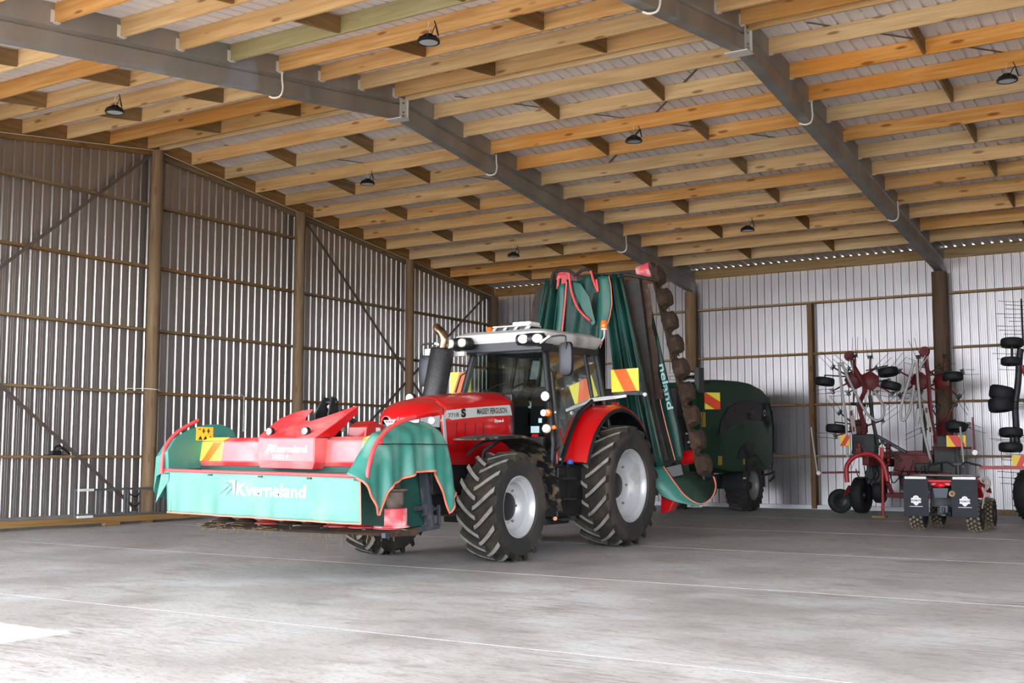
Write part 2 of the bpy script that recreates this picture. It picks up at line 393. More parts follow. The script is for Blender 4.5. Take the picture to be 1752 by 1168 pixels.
post(3*SB, -0.14, 6.10, 0.17, 'pole', 'round timber pole on the back wall right of the folded machines')
# girts
ZG = [6.964, 5.593, 4.201, 2.823, 1.439]
WH = ['highest', 'second highest', 'middle', 'second lowest', 'lowest']
segs = [(-27.3, YR-0.1, 'front bay'), (YR+0.1, Y2-0.1, 'bay just behind the ridge pole'), (Y2+0.1, Y3-0.1, 'bay behind the tractor bonnet'), (Y3+0.1, -0.2, 'bay next to the far corner')]
for (y0, y1, wh) in segs:
    for z, h in zip(ZG, WH):
        if z > zp(y0)-0.3 or z > zp(y1)-0.2: 
            y1b = y0+ (y1-y0)
            if z > zp(y1)-0.12: continue
        if y0 < -27: 
            if z > 6.9: pass
        bm = NB(); ya = y0
        if z > zp(y0)-0.15: ya = -23.5
        box(bm, (-0.095, ya-0.0, z-0.055), (0.05, y1+(0.1 if y0 < -27 else 0.0), z))
        tag(obj('wall_girt', bm, 'pine_y', smooth=0, bev=0.003), h+' horizontal timber rail on the left wall, '+wh, 'wall rail')
bays = [(0.28, SB-0.17, 'left bay'), (SB+0.17, 2*SB-0.2, 'middle bay above the baler'), (2*SB+0.2, 3*SB-0.17, 'right bay behind the quad bike'), (3*SB+0.17, XR, 'far right bay')]
for (x0, x1, wh) in bays:
    for z, h in zip(ZG[1:], ['topmost', 'second from top', 'third from top', 'lowest']):
        bm = NB(); box(bm, (x0, -0.05, z-0.055), (x1, 0.125, z))
        tag(obj('wall_girt', bm, 'pine_x', smooth=0, bev=0.003), h+' horizontal timber rail on the back wall, '+wh, 'wall rail')
bm = NB(); box(bm, (10.27, -0.10, 0.02), (10.40, 0.12, 5.54)); tag(obj('wall_stud', bm, 'pine_z', smooth=0, bev=0.004), 'squared upright timber on the back wall between the baler and folded tedder', 'post')
# wall base strips, plank
bm = NB(); box(bm, (0.0, -0.03, 0.0), (14.3, 0.12, 0.11)); struct('baseboard_back', bm, 'flash', smooth=0, bev=0.005)
bm = NB(); box(bm, (14.3, -0.03, 0.0), (XR, 0.12, 0.10)); o = struct('baseboard_back_right', bm, 'plank', smooth=0)
bm = NB(); box(bm, (-0.09, -27.4, 0.0), (0.03, 0.1, 0.24)); struct('baseboard_left', bm, 'steel', smooth=0)
bm = NB(); box(bm, (0.28, -18.6, 0.06), (0.335, -12.33, 0.19)); tag(obj('timber_plank', bm, 'plank', smooth=0, bev=0.004), 'long plank lying along the foot of the left wall', 'plank')
bm = NB(); box(bm, (0.25, -15.0, 0.0), (0.37, -14.62, 0.06)); tag(obj('packing_block', bm, 'plank', smooth=0, bev=0.004), 'small timber block under the long plank by the left wall', 'block')
# boards closing the left gable under the roof
for i, (ya, yb, w) in enumerate(((YR, 0.0, 'behind'), (YR, -27.5, 'in front of'))):
    bm = NB(); prism(bm, [(-0.1, ya, zp(ya)), (-0.1, yb, zp(yb)), (-0.1, yb, zp(yb)+PD), (-0.1, ya, zp(ya)+PD)], (0.19, 0, 0))
    tag(obj('end_rafter', bm, 'pine_y', smooth=0), 'sloping timber rafter against the left wall top, '+w+' the ridge', 'rafter')
    bm = NB(); prism(bm, [(-0.085, ya, zp(ya)-0.10), (-0.085, yb, zp(yb)-0.10), (-0.085, yb, zp(yb)-0.002), (-0.085, ya, zp(ya)-0.002)], (0.065, 0, 0))
    tag(obj('gable_board', bm, 'pine_y', smooth=0), 'narrow sloping board capping the left wall sheets, '+w+' the ridge', 'board')
    bm = NB(); tube(bm, [(0.11, ya, zp(ya)-0.02), (0.11, (ya+yb)/2, zp((ya+yb)/2)-0.035), (0.11, yb, zp(yb)-0.02)], 0.008, 6)
    tag(obj('wall_cable', bm, 'white', smooth=60), 'thin pale cable clipped along the gable board, '+w+' the ridge', 'cable')
# rafters
PB = [-13.64, -12.71, -11.69, -10.67, -9.63, -8.59, -7.58, -6.57, -5.57, -4.52, -3.48, -2.48, -1.5, -0.0]
PF = [-13.97, -14.97, -16.03, -17.06, -18.14, -19.18, -20.25, -21.33, -22.4, -23.45, -24.5, -25.55, -26.6, -27.5]
BW = 0.1
def rafter(x, nm, first=False):
    r = thing('steel_rafter', 'galvanised steel roof rafter '+nm, 'rafter', (x, -0.3, 6.13))
    for (ya, yb) in ((YR, -0.02), (YR, -27.5)):
        bm = NB(); zb = lambda y: zp(y)-0.36
        ring = lambda y: [(x-BW, y, zb(y)), (x+BW, y, zb(y)), (x+BW, y, zb(y)+0.24), (x+BW-0.03, y, zb(y)+0.27), (x+BW-0.03, y, zb(y)+0.29), (x+BW, y, zb(y)+0.32), (x+BW, y, zb(y)+0.635),
                          (x-BW, y, zb(y)+0.635), (x-BW, y, zb(y)+0.32), (x-BW+0.03, y, zb(y)+0.29), (x-BW+0.03, y, zb(y)+0.27), (x-BW, y, zb(y)+0.24)]
        loft(bm, [ring(ya), ring(yb)]); obj('beam', bm, 'steel', r, smooth=0)
    bm = NB(); zb = zp(YR)-0.36
    for s in (-1, 1):
        box(bm, (x+s*BW, YR-0.11, zb-0.02), (x+s*(BW+0.012), YR+0.11, zb+0.36)); box(bm, (x+s*BW, YR+0.09, zb-0.02), (x+s*(BW+0.05), YR+0.11, zb+0.36))
    box(bm, (x-BW-0.13, YR-0.14, zb-0.035), (x+BW+0.06, YR+0.12, zb-0.015))
    pl = obj('apex_plate', bm, 'bracket', r, smooth=0, bev=0.002)
    for (dz, dy) in ((0.28, 0), (0.1, 0), (0.03, 0)):
        bm = NB(); cyl(bm, (x+BW+0.01, YR+dy-0.02, zb+dz), (x+BW+0.03, YR+dy-0.02, zb+dz), 0.02, 8); obj('bolt', bm, 'bolt', pl, smooth=0)
    for k, y in enumerate(PB[1:]+PF):
        for s in (1, -1):
            bm = NB(); xx = x+s*BW
            yy = y-0.02
            if y < YR:   # plate seen on the near face
                box(bm, (min(xx, xx+s*0.07), yy-0.004, zp(y)+0.0), (max(xx, xx+s*0.07), yy, zp(y)+0.17)); box(bm, (min(xx, xx+s*0.012), yy-0.06, zp(y)), (max(xx, xx+s*0.012), yy, zp(y)+0.17))
            box(bm, (min(xx, xx+s*0.07), y-0.035, zp(y)-0.012), (max(xx, xx+s*0.07), y+0.035, zp(y)-0.001))
            obj('purlin_hanger', bm, 'bracket', r, smooth=0)
    return r
rafter(SB, 'nearer the left wall, ending above the baler pole'); rafter(2*SB, 'ending on the thick dark pole behind the quad bike')
rafter(3*SB, 'furthest right, beyond the tractor')
# purlins and blocking
bx_ = [(0.10, SB-BW, 'left of both steel rafters'), (SB+BW, 2*SB-BW, 'between both steel rafters'), (2*SB+BW, 3*SB-BW, 'right of both steel rafters'), (3*SB+BW, XR, 'in the far right bay')]
for bi, (x0, x1, wh) in enumerate(bx_):
    for side, PL in (('behind', PB), ('in front of', PF)):
        for k, y in enumerate(PL):
            bm = NB(); z = zp(y)
            box(bm, (x0, y-0.025, z), (x1, y+0.025, z+PD-0.002))
            nm = ('%s timber purlin %s the ridge, %s' % (ORD[k+1], side, wh)) if k < 14 else ''
            mt = 'pine_x' if side == 'behind' and k == 13 else 'purlin_green' if (bi == 1 and side == 'in front of' and k == 4) or (bi == 3 and k % 5 == 2) else 'purlin'
            tag(obj('roof_purlin', bm, mt, smooth=0, bev=0.004, seg=1), nm, 'purlin', 'roof purlins '+wh)
            if k+1 < len(PL) and k % 2 == (1 if side == 'behind' else 0) and bi < 3:
                y2 = PL[k+1]; zz = zp((y+y2)/2)
                for j, fx in enumerate((0.335, 0.67)):
                    xx = x0+(x1-x0)*fx; bm = NB()
                    prism(bm, [(xx, y+0.03*(1 if y2 > y else -1), zp(y)+0.005), (xx, y2-0.03*(1 if y2 > y else -1), zp(y2)+0.005), (xx, y2-0.03*(1 if y2 > y else -1), zp(y2)+PD-0.02), (xx, y+0.03*(1 if y2 > y else -1), zp(y)+PD-0.02)], (0.045, 0, 0))
                    tag(obj('purlin_block', bm, 'pine_y', smooth=0), '%s block after the %s purlin %s the ridge, %s' % (('left', 'right')[j], ORD[k+1], side, wh), 'blocking', 'short blocks between purlins '+wh)
# diagonal braces
def brace(p, q, label, w=0.07):
    bm = NB(); bar(bm, p, q, 0.012, w, (0, 0, 1)); return tag(obj('diagonal_brace', bm, 'strap', smooth=0), label, 'brace')
brace((0.07, -18.2, 4.38), (0.07, YR-0.15, 8.05), 'steel brace rising to the ridge pole top across the front bay of the left wall')
brace((0.07, -18.2, 3.45), (0.07, YR-0.2, 0.25), 'steel brace running down to the foot of the ridge pole on the left wall')
brace((0.07, Y2+0.15, 7.5), (0.07, -3.3, 2.7), 'steel brace falling from the second pole top towards the far corner')
brace((0.085, -0.35, 6.6), (0.085, Y2+0.3, 0.45), 'steel brace falling from the far corner eave towards the front mower')
for (x0, y0, x1, y1, t) in ((7.6, -12.9, 13.2, -8.0, 'middle bay'), (14.6, -13.0, 19.9, -8.2, 'right bay'), (12.9, -12.7, 8.2, -8.1, 'middle bay, crossing the other'), (1.2, -12.8, 6.2, -8.2, 'left bay')):
    bm = NB(); bar(bm, (x0, y0, zp(y0)+PD-0.006), (x1, y1, zp(y1)+PD-0.006), 0.05, 0.004); tag(obj('roof_strap', bm, 'strap', smooth=0), 'flat steel strap running diagonally under the roof sheets, '+t, 'strap')
# pale conduit loops hanging over the rafters
for (x, y, t) in ((SB, -17.08, 'nearest loop on the left steel rafter'), (SB, -10.58, 'middle loop on the left steel rafter'), (SB, -4.5, 'far loop on the left steel rafter'),
               (2*SB, -17.1, 'nearest loop on the right steel rafter'), (2*SB, -10.68, 'middle loop on the right steel rafter'), (2*SB, -4.72, 'far loop on the right steel rafter')):
    z = zp(y); bm = NB()
    tube(bm, smoothpath([(x+0.13, y+0.05, z+0.02), (x+0.135, y+0.05, z-0.12), (x+0.135, y+0.07, z-0.27), (x+0.1, y+0.05, z-0.39), (x, y, z-0.42), (x-0.08, y-0.02, z-0.385)], 5), 0.017, 8)
    tag(obj('cable_conduit', bm, 'white', smooth=60), 'white conduit curling under the rafter, '+t, 'conduit')
# high-bay lamps
M['lens'] = mat('lamp_lens', 'C9CCD2', 0.15, 0.3)
def lamp(x, y, label):
    z = zp(y)-0.30; t = thing('high_bay_lamp', label, 'lamp', (x, y, z), 'round high-bay lamps under the purlins')
    bm = NB(); lathe(bm, [(0, 0.115), (0.06, 0.115), (0.085, 0.09), (0.10, 0.05), (0.155, 0.04), (0.165, 0.02), (0.165, -0.01), (0.14, -0.012), (0.14, 0.0), (0, 0.0)], (x, y, z), (0, 0, 1), 32)
    for k in range(12):
        a = 2*math.pi*k/12; bar(bm, (x+0.06*math.cos(a), y+0.06*math.sin(a), z+0.08), (x+0.14*math.cos(a), y+0.14*math.sin(a), z+0.045), 0.006, 0.035)
    obj('housing', bm, 'black', t, smooth=40)
    bm = NB(); lathe(bm, [(0, -0.004), (0.138, -0.004), (0.138, 0.004), (0, 0.004)], (x, y, z), (0, 0, 1), 32); obj('lens', bm, 'lens', t, smooth=40)
    bm = NB(); tube(bm, smoothpath([(x, y, z+0.11), (x+0.02, y, z+0.16), (x-0.015, y, z+0.2), (x, y, z+0.26), (x, y, z+0.3)], 4), 0.006, 6); obj('hook', bm, 'bracket', t, smooth=60)
    bm = NB(); tube(bm, smoothpath([(x+0.05, y, z+0.1), (x+0.12, y, z+0.22), (x+0.15, y, z+0.12), (x+0.17, y+.01, z+0.06), (x+0.14, y, z+0.2), (x+0.1, y, z+0.3)], 5), 0.008, 6); obj('cable', bm, 'black', t, smooth=60)
for (x, y, l) in ((3.95, -17.93, 'lamp left of the near rafter, in front of the ridge'), (10.55, -17.72, 'nearest high-bay lamp, at the top centre of the picture'), (17.23, -10.88, 'high-bay lamp at the far right of the picture'),
               (3.75, -10.85, 'high-bay lamp above the second left wall pole'), (10.43, -10.85, 'high-bay lamp in the middle of the roof between the rafters'), (10.41, -4.78, 'far high-bay lamp between the rafters'), (3.78, -4.74, 'far high-bay lamp above the tractor cab')):
    lamp(x, y, 'black round '+l)
# ================================================================ the tractor
CX = 10.55
M['red'] = mat('tractor_red', 'C4040C', 0.28, coat=0.6, dirt='8E5B4C', dmin=0.62, dmax=0.85, dscale=1.6)
M['redside'] = mat('tractor_red_side', 'B80A12', 0.3, coat=0.5)
M['silver'] = mat('silver_plastic', 'B9B9BD', 0.35, 0.3)
M['roofgrey'] = mat('cab_roof_grey', 'C9C9C7', 0.4, dirt='8F8B86', dmin=0.55, dmax=0.8, dscale=2)
M['rim'] = mat('wheel_silver', 'C2C3C6', 0.38, 0.25, dirt='8C7E6E', dmin=0.6, dmax=0.85, dscale=3)
M['rubber'] = mat('tyre_rubber', '2B2A2A', 0.75, col2='4A4038', ns=2.5, nmin=0.45, nmax=0.7)
M['mud'] = mat('tyre_tread_mud', '27231F', 0.9, col2='40362B', ns=5, nmin=0.45, nmax=0.68, bump=0.6, bscale=18)
M['lug'] = mat('worn_lug_top', '8E8A85', 0.8, col2='79736C', ns=8)
M['chassis'] = mat('dusty_black_chassis', '1C1C20', 0.55, col2='3B3630', ns=4, nmin=0.5, nmax=0.75, dirt='6B5B46', dmin=0.62, dmax=0.8, dscale=8)
M['guard'] = mat('muddy_black_mudguard', '1E1E21', 0.5, dirt='6E5F4C', dmin=0.5, dmax=0.62, dscale=9)
M['lampw'] = mat('work_lamp_lens', 'E6E2D2', 0.2, spec=0.6)
M['ledw'] = mat('led_lens_white', 'F0F0EE', 0.15, spec=0.6)
M['amber'] = mat('amber_lens', 'E8701A', 0.2, spec=0.6)
M['chrome'] = mat('exhaust_chrome', 'A58C74', 0.25, 0.95, col2='6A5242', ns=6)
M['seat'] = mat('seat_fabric', '25272A', 0.8)
M['sticker'] = mat('pale_sticker', 'BFDCE0', 0.5)
M['ltr_black'] = mat('black_lettering', '101013', 0.5)
M['ltr_white'] = mat('white_lettering', 'EDEDED', 0.5)
M['hy'] = mat('hazard_yellow', 'FFF250', 0.45, spec=0.6)
M['ho'] = mat('hazard_orange', 'FF6E20', 0.45, spec=0.6)
M['blue'] = mat('blue_cap', '2B57A8', 0.5)
def glassmat():
    m = D.materials.new('cab_glass'); m.use_nodes = True; N = m.node_tree.nodes; L = m.node_tree.links
    N.remove(N['Principled BSDF']); out = N['Material Output']
    t = N.new('ShaderNodeBsdfTransparent'); t.inputs[0].default_value = (0.5, 0.58, 0.56, 1)
    g = N.new('ShaderNodeBsdfGlossy'); g.inputs['Roughness'].default_value = 0.03; g.inputs[0].default_value = (0.9, 0.95, 0.95, 1)
    f = N.new('ShaderNodeFresnel'); f.inputs[0].default_value = 1.5
    a = N.new('ShaderNodeMath'); a.operation = 'MULTIPLY_ADD'; a.inputs[1].default_value = 0.6; a.inputs[2].default_value = 0.01
    x = N.new('ShaderNodeMixShader'); L.new(f.outputs[0], a.inputs[0]); L.new(a.outputs[0], x.inputs[0]); L.new(t.outputs[0], x.inputs[1]); L.new(g.outputs[0], x.inputs[2]); L.new(x.outputs[0], out.inputs[0])
    return m
M['glass'] = glassmat()
# hazard board: stripes as thin facets set into one board
def hazard(c, w, h, x, y, parent, nm='hazard_board', mirror=False, th=0.012, cols=('hy', 'ho')):
    mtx = axes(c, x, y); bm = NB(); box(bm, (-w/2, -h/2, -th), (w/2, h/2, 0), mtx)
    o = obj(nm, bm, cols[0], parent, smooth=0)
    a = [(-0.40, .5), (0.06, .5), (0.42, -.5), (-0.04, -.5)]
    if mirror: a = [(-p, q) for p, q in a][::-1]
    bm = NB(); prism(bm, [mtx @ Vector((p*w, q*h, 0.0003)) for p, q in a], (mtx.to_3x3() @ Vector((0, 0, 0.001)))); obj('stripe', bm, cols[1], o, smooth=0, label='orange diagonal stripe')
    return o

def ag_tyre(c, RO, RI, w, nl, parent, side, name='tyre', lugm='lug', up=True, lh=0.045, treadm='mud', N=96, ang=0.37):
    """c wheel centre, side=+1 when the outer face looks to +X.  Carcass and lugs are one rubber tyre."""
    h = w/2; R1 = RO-lh
    bm = NB(); prof = [(RI, -h*.80), (RI+.03, -h*.93), (RI+(R1-RI)*.45, -h*1.0), (RI+(R1-RI)*.78, -h*.97), (R1-.035, -h*.86), (R1-.008, -h*.6), (R1, 0),
                       (R1-.008, h*.6), (R1-.035, h*.86), (RI+(R1-RI)*.78, h*.97), (RI+(R1-RI)*.45, h*1.0), (RI+.03, h*.93), (RI, h*.80)]
    lathe(bm, prof, c, (1, 0, 0), N)
    bm.faces.ensure_lookup_table()
    for f in bm.faces:
        m = f.calc_center_median(); r = math.hypot(m.y-c[1], m.z-c[2]); f.material_index = 1 if (r > R1-0.05) else 0
    def surf(x): 
        t = abs(x)/h
        return R1-0.008*min(t/.6, 1) if t < .6 else (R1-.008-.027*(t-.6)/.26 if t < .86 else R1-.035-(t-.86)/.11*.06)
    for sd in (-1, 1):
        for k in range(nl):
            p0 = 2*math.pi*(k+(0.5 if sd > 0 else 0))/nl
            K = 7; top = []; bot = []
            for j in range(K+1):
                t = j/K; x = sd*(-0.02+t*(h*0.96+0.02)); ph = p0-(1 if up else -1)*ang*(t**1.25)
                hw = (0.027+0.012*t)/RO
                rt = RO-(0.004*(t**2)*10 if t > .6 else 0)*.3
                if t > .93: rt = RO-0.02
                for dph, l in ((-hw, 0), (hw, 1)):
                    a = ph+dph
                    top.append(Vector((c[0]+x, c[1]-rt*math.sin(a), c[2]+rt*math.cos(a))))
                    a2 = ph+dph*1.7; rb = surf(x)-0.01
                    bot.append(Vector((c[0]+x, c[1]-rb*math.sin(a2), c[2]+rb*math.cos(a2))))
            tv = [bm.verts.new(v) for v in top]; bv = [bm.verts.new(v) for v in bot]
            for j in range(K):
                a, b, a2, b2 = tv[2*j], tv[2*j+1], tv[2*j+2], tv[2*j+3]; f = bm.faces.new((a, b, b2, a2)); f.material_index = 2
                c_, d_, c2, d2 = bv[2*j], bv[2*j+1], bv[2*j+2], bv[2*j+3]
                for q in ((a, a2, c2, c_), (b, d_, d2, b2)): f = bm.faces.new(q); f.material_index = 1
            for q in ((tv[0], tv[1], bv[1], bv[0]), (tv[-2], tv[-1], bv[-1], bv[-2])): f = bm.faces.new(q); f.material_index = 1
    return obj(name, bm, ['rubber', treadm, lugm], parent, smooth=40)
def rim(c, RI, w, sd, parent, dish, hubr, hubm='chassis', name='rim', rm='rim', bolts=8, hubout=0.05):
    h = w/2*.80; bm = NB()
    o = [(RI+.012, h+.012), (RI-.004, h+.018), (RI-.02, h-.0), (RI-.045, h-.03), (RI-.05, h-.07), (RI-.075, h-.085), (RI-.08, h-.12), (RI-.095, h-dish+.03), (RI-.13, h-dish), (hubr+.12, h-dish-.012), (hubr+.05, h-dish+.01), (0, h-dish+.01)]
    pr = [(r, sd*t) for r, t in o] + [(0, sd*(h-dish-.02)), (RI-.11, sd*(h-dish-.03)), (RI-.06, -sd*h*.8), (RI-.01, -sd*h), (RI+.01, -sd*(h+.012))]
    lathe(bm, pr, c, (1, 0, 0), 64); r = obj(name, bm, rm, parent, smooth=50)
    bm = NB(); x0 = sd*(h-dish); lathe(bm, [(hubr, x0), (hubr, x0+sd*hubout), (hubr*.92, x0+sd*(hubout+.02)), (hubr*.5, x0+sd*(hubout+.03)), (0, x0+sd*(hubout+.03))], c, (1, 0, 0), 32); obj('hub', bm, hubm, r, smooth=50, label='dark muddy wheel hub')
    for k in range(bolts):
        a = 2*math.pi*k/bolts; rr = RI*.72; bm = NB(); p = Vector((c[0]+x0, c[1]+rr*math.cos(a), c[2]+rr*math.sin(a)))
        cyl(bm, p, p+Vector((sd*.03, 0, 0)), .018, 8); obj('wheel_bolt', bm, 'bolt', r, smooth=0)
    return r
T = thing('tractor', 'red tractor with silver cab roof carrying a front mower and folded rear mowers', 'tractor', (CX, -15.7, 0))
for sd in (1, -1):
    cf = (CX+sd*1.05, -17.33, 0.745); ag_tyre(cf, 0.745, 0.415, 0.60, 18, T, sd, 'front_tyre', ang=.36); rim(cf, 0.41, 0.60, sd, T, 0.25, 0.19, name='front_rim', hubout=.07)
    cr = (CX+sd*1.07, -14.07, 0.96); ag_tyre(cr, 0.96, 0.575, 0.68, 20, T, sd, 'rear_tyre', ang=.31, lh=.05); rim(cr, 0.57, 0.68, sd, T, 0.29, 0.20, name='rear_rim', bolts=8, hubout=.04)
# chassis, axles, tanks
bm = NB(); box(bm, (CX-.24, -18.3, .62), (CX+.24, -14.0, 1.2)); box(bm, (CX-.32, -18.0, .9), (CX+.32, -16.4, 1.45)); box(bm, (CX-.36, -15.8, .6), (CX+.36, -13.6, 1.25))
obj('chassis', bm, 'chassis', T, smooth=0, bev=.02)
bm = NB(); cyl(bm, (CX-.95, -17.33, .745), (CX+.95, -17.33, .745), .11, 20); box(bm, (CX-.5, -17.47, .6), (CX+.5, -17.18, .88)); obj('front_axle', bm, 'chassis', T, bev=.01)
bm = NB(); cyl(bm, (CX-.95, -14.07, .96), (CX+.95, -14.07, .96), .17, 20, ); obj('rear_axle', bm, 'chassis', T)
for sd in (1, -1):
    bm = NB(); px(bm, [(-15.72, 1.28), (-15.02, 1.28), (-14.95, .85), (-15.0, .52), (-15.75, .5)], CX+sd*.55, CX+sd*.98); obj('fuel_tank', bm, 'black', T, smooth=0, bev=.03, seg=3)
    for k, z in enumerate((.48, .78, 1.08)):
        bm = NB(); box(bm, (CX+sd*1.0-.14, -15.85, z), (CX+sd*1.0+.14, -15.45, z+.035)); obj('step', bm, 'chassis', T, smooth=0, bev=.005)
    bm = NB(); box(bm, (CX+sd*.98-.02, -15.87, .45), (CX+sd*.98+.02, -15.84, 1.3)); box(bm, (CX+sd*.98-.02, -15.46, .45), (CX+sd*.98+.02, -15.43, 1.3)); obj('step_frame', bm, 'chassis', T, smooth=0)
    bm = NB(); box(bm, (CX+sd*.35-.1, -16.1, .42), (CX+sd*.9+.05, -15.35, .5)); obj('side_rail', bm, 'chassis', T, smooth=0, bev=.01)
bm = NB(); lathe(bm, [(0, 0), (.055, 0), (.06, .03), (.05, .06), (0, .065)], (11.56, -15.42, 1.31), (0, 0, 1), 16); obj('filler_cap', bm, 'blue', T, label='blue filler cap')
bm = NB(); cyl(bm, (11.6, -15.95, .52), (11.63, -15.99, .52), .03, 12); obj('marker_lamp', bm, 'amber', T)
# hood
def lerp(tab, y):
    tab = sorted(tab)
    if y <= tab[0][0]: return tab[0][1]
    for (a, b), (c, d) in zip(tab, tab[1:]):
        if y <= c: return b+(d-b)*(y-a)/(c-a)
    return tab[-1][1]
HT = [(-16.2, 2.385), (-16.9, 2.35), (-17.66, 2.27), (-18.2, 2.17), (-18.4, 2.10), (-18.55, 2.01), (-18.62, 1.95)]
HW = [(-16.2, .47), (-17.0, .45), (-17.85, .43), (-18.05, .405), (-18.25, .35), (-18.42, .26), (-18.54, .16), (-18.62, .05)]
LZ = [(-17.98, 1.985), (-18.2, 1.955), (-18.4, 1.90), (-18.62, 1.85)]
def hoodrows(ys, zb, m=8):
    rows = []
    for y in ys:
        w = lerp(HW, y); zt_ = lerp(HT, y); dr = .15*min(1, w/.4+.15); r = []
        for i in range(-m, m+1):
            s = i/m; r.append(Vector((CX+w*s, y, zt_-dr*abs(s)**3.2)))
        b = zb(y); zs = r[0].z
        r = [Vector((CX-w*1.0, y, min(b, zs-.005)))]+r+[Vector((CX+w*1.0, y, min(b, zs-.005)))]
        rows.append(r)
    return rows
bm = NB(); ys = [-16.2-.1*i for i in range(17)]+[-17.88]
loft(bm, hoodrows(ys, lambda y: 1.31), caps=False, closed=False)
o = obj('bonnet', bm, 'red', T, smooth=50, solid=.012)
bm = NB(); ys = [-17.88, -17.93, -17.98, -18.04]+[-18.1-.07*i for i in range(8)]+[-18.615]
loft(bm, hoodrows(ys, lambda y: lerp([(-17.88, 1.6), (-17.93, 1.8)]+LZ, y)), caps=False, closed=False)
obj('bonnet_nose', bm, 'red', T, smooth=50, solid=.012)
bm = NB(); box(bm, (CX-.463, -16.2, 1.45), (CX+.463, -16.12, 2.36)); obj('bonnet_seal', bm, 'black', T, smooth=0, bev=.02)
# front grille body and lamps
bm = NB(); rows = []
for y in [-17.9, -18.1, -18.25, -18.4, -18.5, -18.57]:
    w = lerp(HW, y)*.93; rows.append([Vector((CX+w*s, y+.03, z)) for s, z in ((-1, 1.3), (-1, 1.93), (1, 1.93), (1, 1.3))])
loft(bm, rows); obj('grille', bm, 'black', T, smooth=0)
for sd in (1, -1):
    bm = NB(); prism(bm, [(CX+sd*.425, -17.93, 1.99), (CX+sd*.43, -17.88, 1.99), (CX+sd*.435, -17.83, 1.6), (CX+sd*.432, -17.88, 1.55)], (sd*.02, 0, 0)); obj('grille_surround', bm, 'silver', T, smooth=0, bev=.004)
    bm = NB(); prism(bm, [(CX+sd*.408, -17.96, 1.985), (CX+sd*.33, -18.29, 1.94), (CX+sd*.32, -18.29, 1.84), (CX+sd*.405, -17.96, 1.82)], (sd*.02, -.01, 0)); hl = obj('headlamp', bm, 'silver', T, smooth=0, bev=.006)
    c = Vector((CX+sd*.385, -18.12, 1.91)); bm = NB(); lathe(bm, [(0, .03), (.045, .025), (.052, .01), (.055, 0), (.055, -.03), (0, -.03)], c, (sd*.9, -.5, 0), 24); obj('lamp_lens', bm, 'ledw', hl, smooth=50)
    bm = NB(); prism(bm, [(CX+sd*.33, -18.30, 1.93), (CX+sd*.13, -18.56, 1.88), (CX+sd*.11, -18.56, 1.78), (CX+sd*.32, -18.32, 1.82)], (sd*.015, -.02, 0)); obj('headlamp', bm, 'silver', T, smooth=0, bev=.006)
# triangular badge with three linked bars
bt = axes((CX+.07, -18.62, 1.875), (1, .35, 0), (0, .25, 1))
bm = NB(); prism(bm, [bt @ Vector(q) for q in ((-.085, .03, 0), (.085, .03, 0), (0, -.09, 0))], bt.to_3x3() @ Vector((0, 0, .012))); bd = obj('badge', bm, 'ltr_white', T, smooth=0, label='white triangular badge')
for k in (-1, 0, 1):
    bm = NB(); prism(bm, [bt @ Vector(q) for q in ((k*.042-.022, .02, .0125), (k*.042+.022, .02, .0125), (k*.03, -.015, .0125))], bt.to_3x3() @ Vector((0, 0, .003))); obj('badge_bar', bm, 'red', bd, smooth=0, label='red inner triangle')
# side decals
for sd in (1,):
    X0 = CX+sd*.448
    def sx(y): return CX+sd*(lerp(HW, y)+.009)
    def strip(pts, m, nm, lab=None, e=.0, parent=T):
        bm = NB(); prism(bm, [(sx(y)+sd*e, y, z) for y, z in pts], (sd*.003, 0, 0)); return obj(nm, bm, m, parent, smooth=0, label=lab)
    dec = strip([(-17.97, 1.90), (-17.84, 2.055), (-17.4, 2.10), (-16.9, 2.14), (-16.28, 2.185), (-16.22, 2.035), (-16.9, 2.0), (-17.4, 1.96)], 'roofgrey', 'name_strip', 'pale strip lettered 7718 S MASSEY FERGUSON')
    def side_text(s, size, y, z, slope, m, parent, bold=0, xs=1.0, e=.004):
        bm = textmesh(s, size, axes((sx(y)+sd*e, y, z), ((sx(y+.4)-sx(y))/.4, 1, slope), (0, -slope, 1)), .0015, bold, xs); return obj('lettering', bm, m, parent, smooth=0)
    def fit_side(s, y, z, w, h, slope, m, parent, bold):
        bm = fittext(s, axes((sx(y)+sd*.005, y, z), ((sx(y+w)-sx(y))/w, 1, slope), (0, -slope, 1)), w, h, .001, bold); obj('lettering', bm, m, parent, smooth=0)
    fit_side('7718', -17.80, 1.955, .24, .06, .09, 'ltr_black', dec, .005); fit_side('S', -17.50, 1.965, .115, .125, .08, 'ltr_black', dec, .06)
    fit_side('MASSEY FERGUSON', -17.12, 2.02, .76, .085, .055, 'ltr_black', dec, .025); fit_side('Dyna-6', -16.68, 1.905, .23, .06, .04, 'ltr_white', T, .04)
    for k, (ya, yb) in enumerate(((-17.62, -17.55), (-17.42, -17.36), (-17.18, -17.12), (-16.98, -16.93))):
        strip([(ya, 1.52), (ya+.02, 1.90), (ya+.035, 1.90), (ya+.015, 1.52)], 'chassis', 'vent_slot')
    strip([(-17.86, 1.9), (-17.6, 1.93), (-17.7, 1.6), (-17.86, 1.55)], 'redside', 'side_vent')
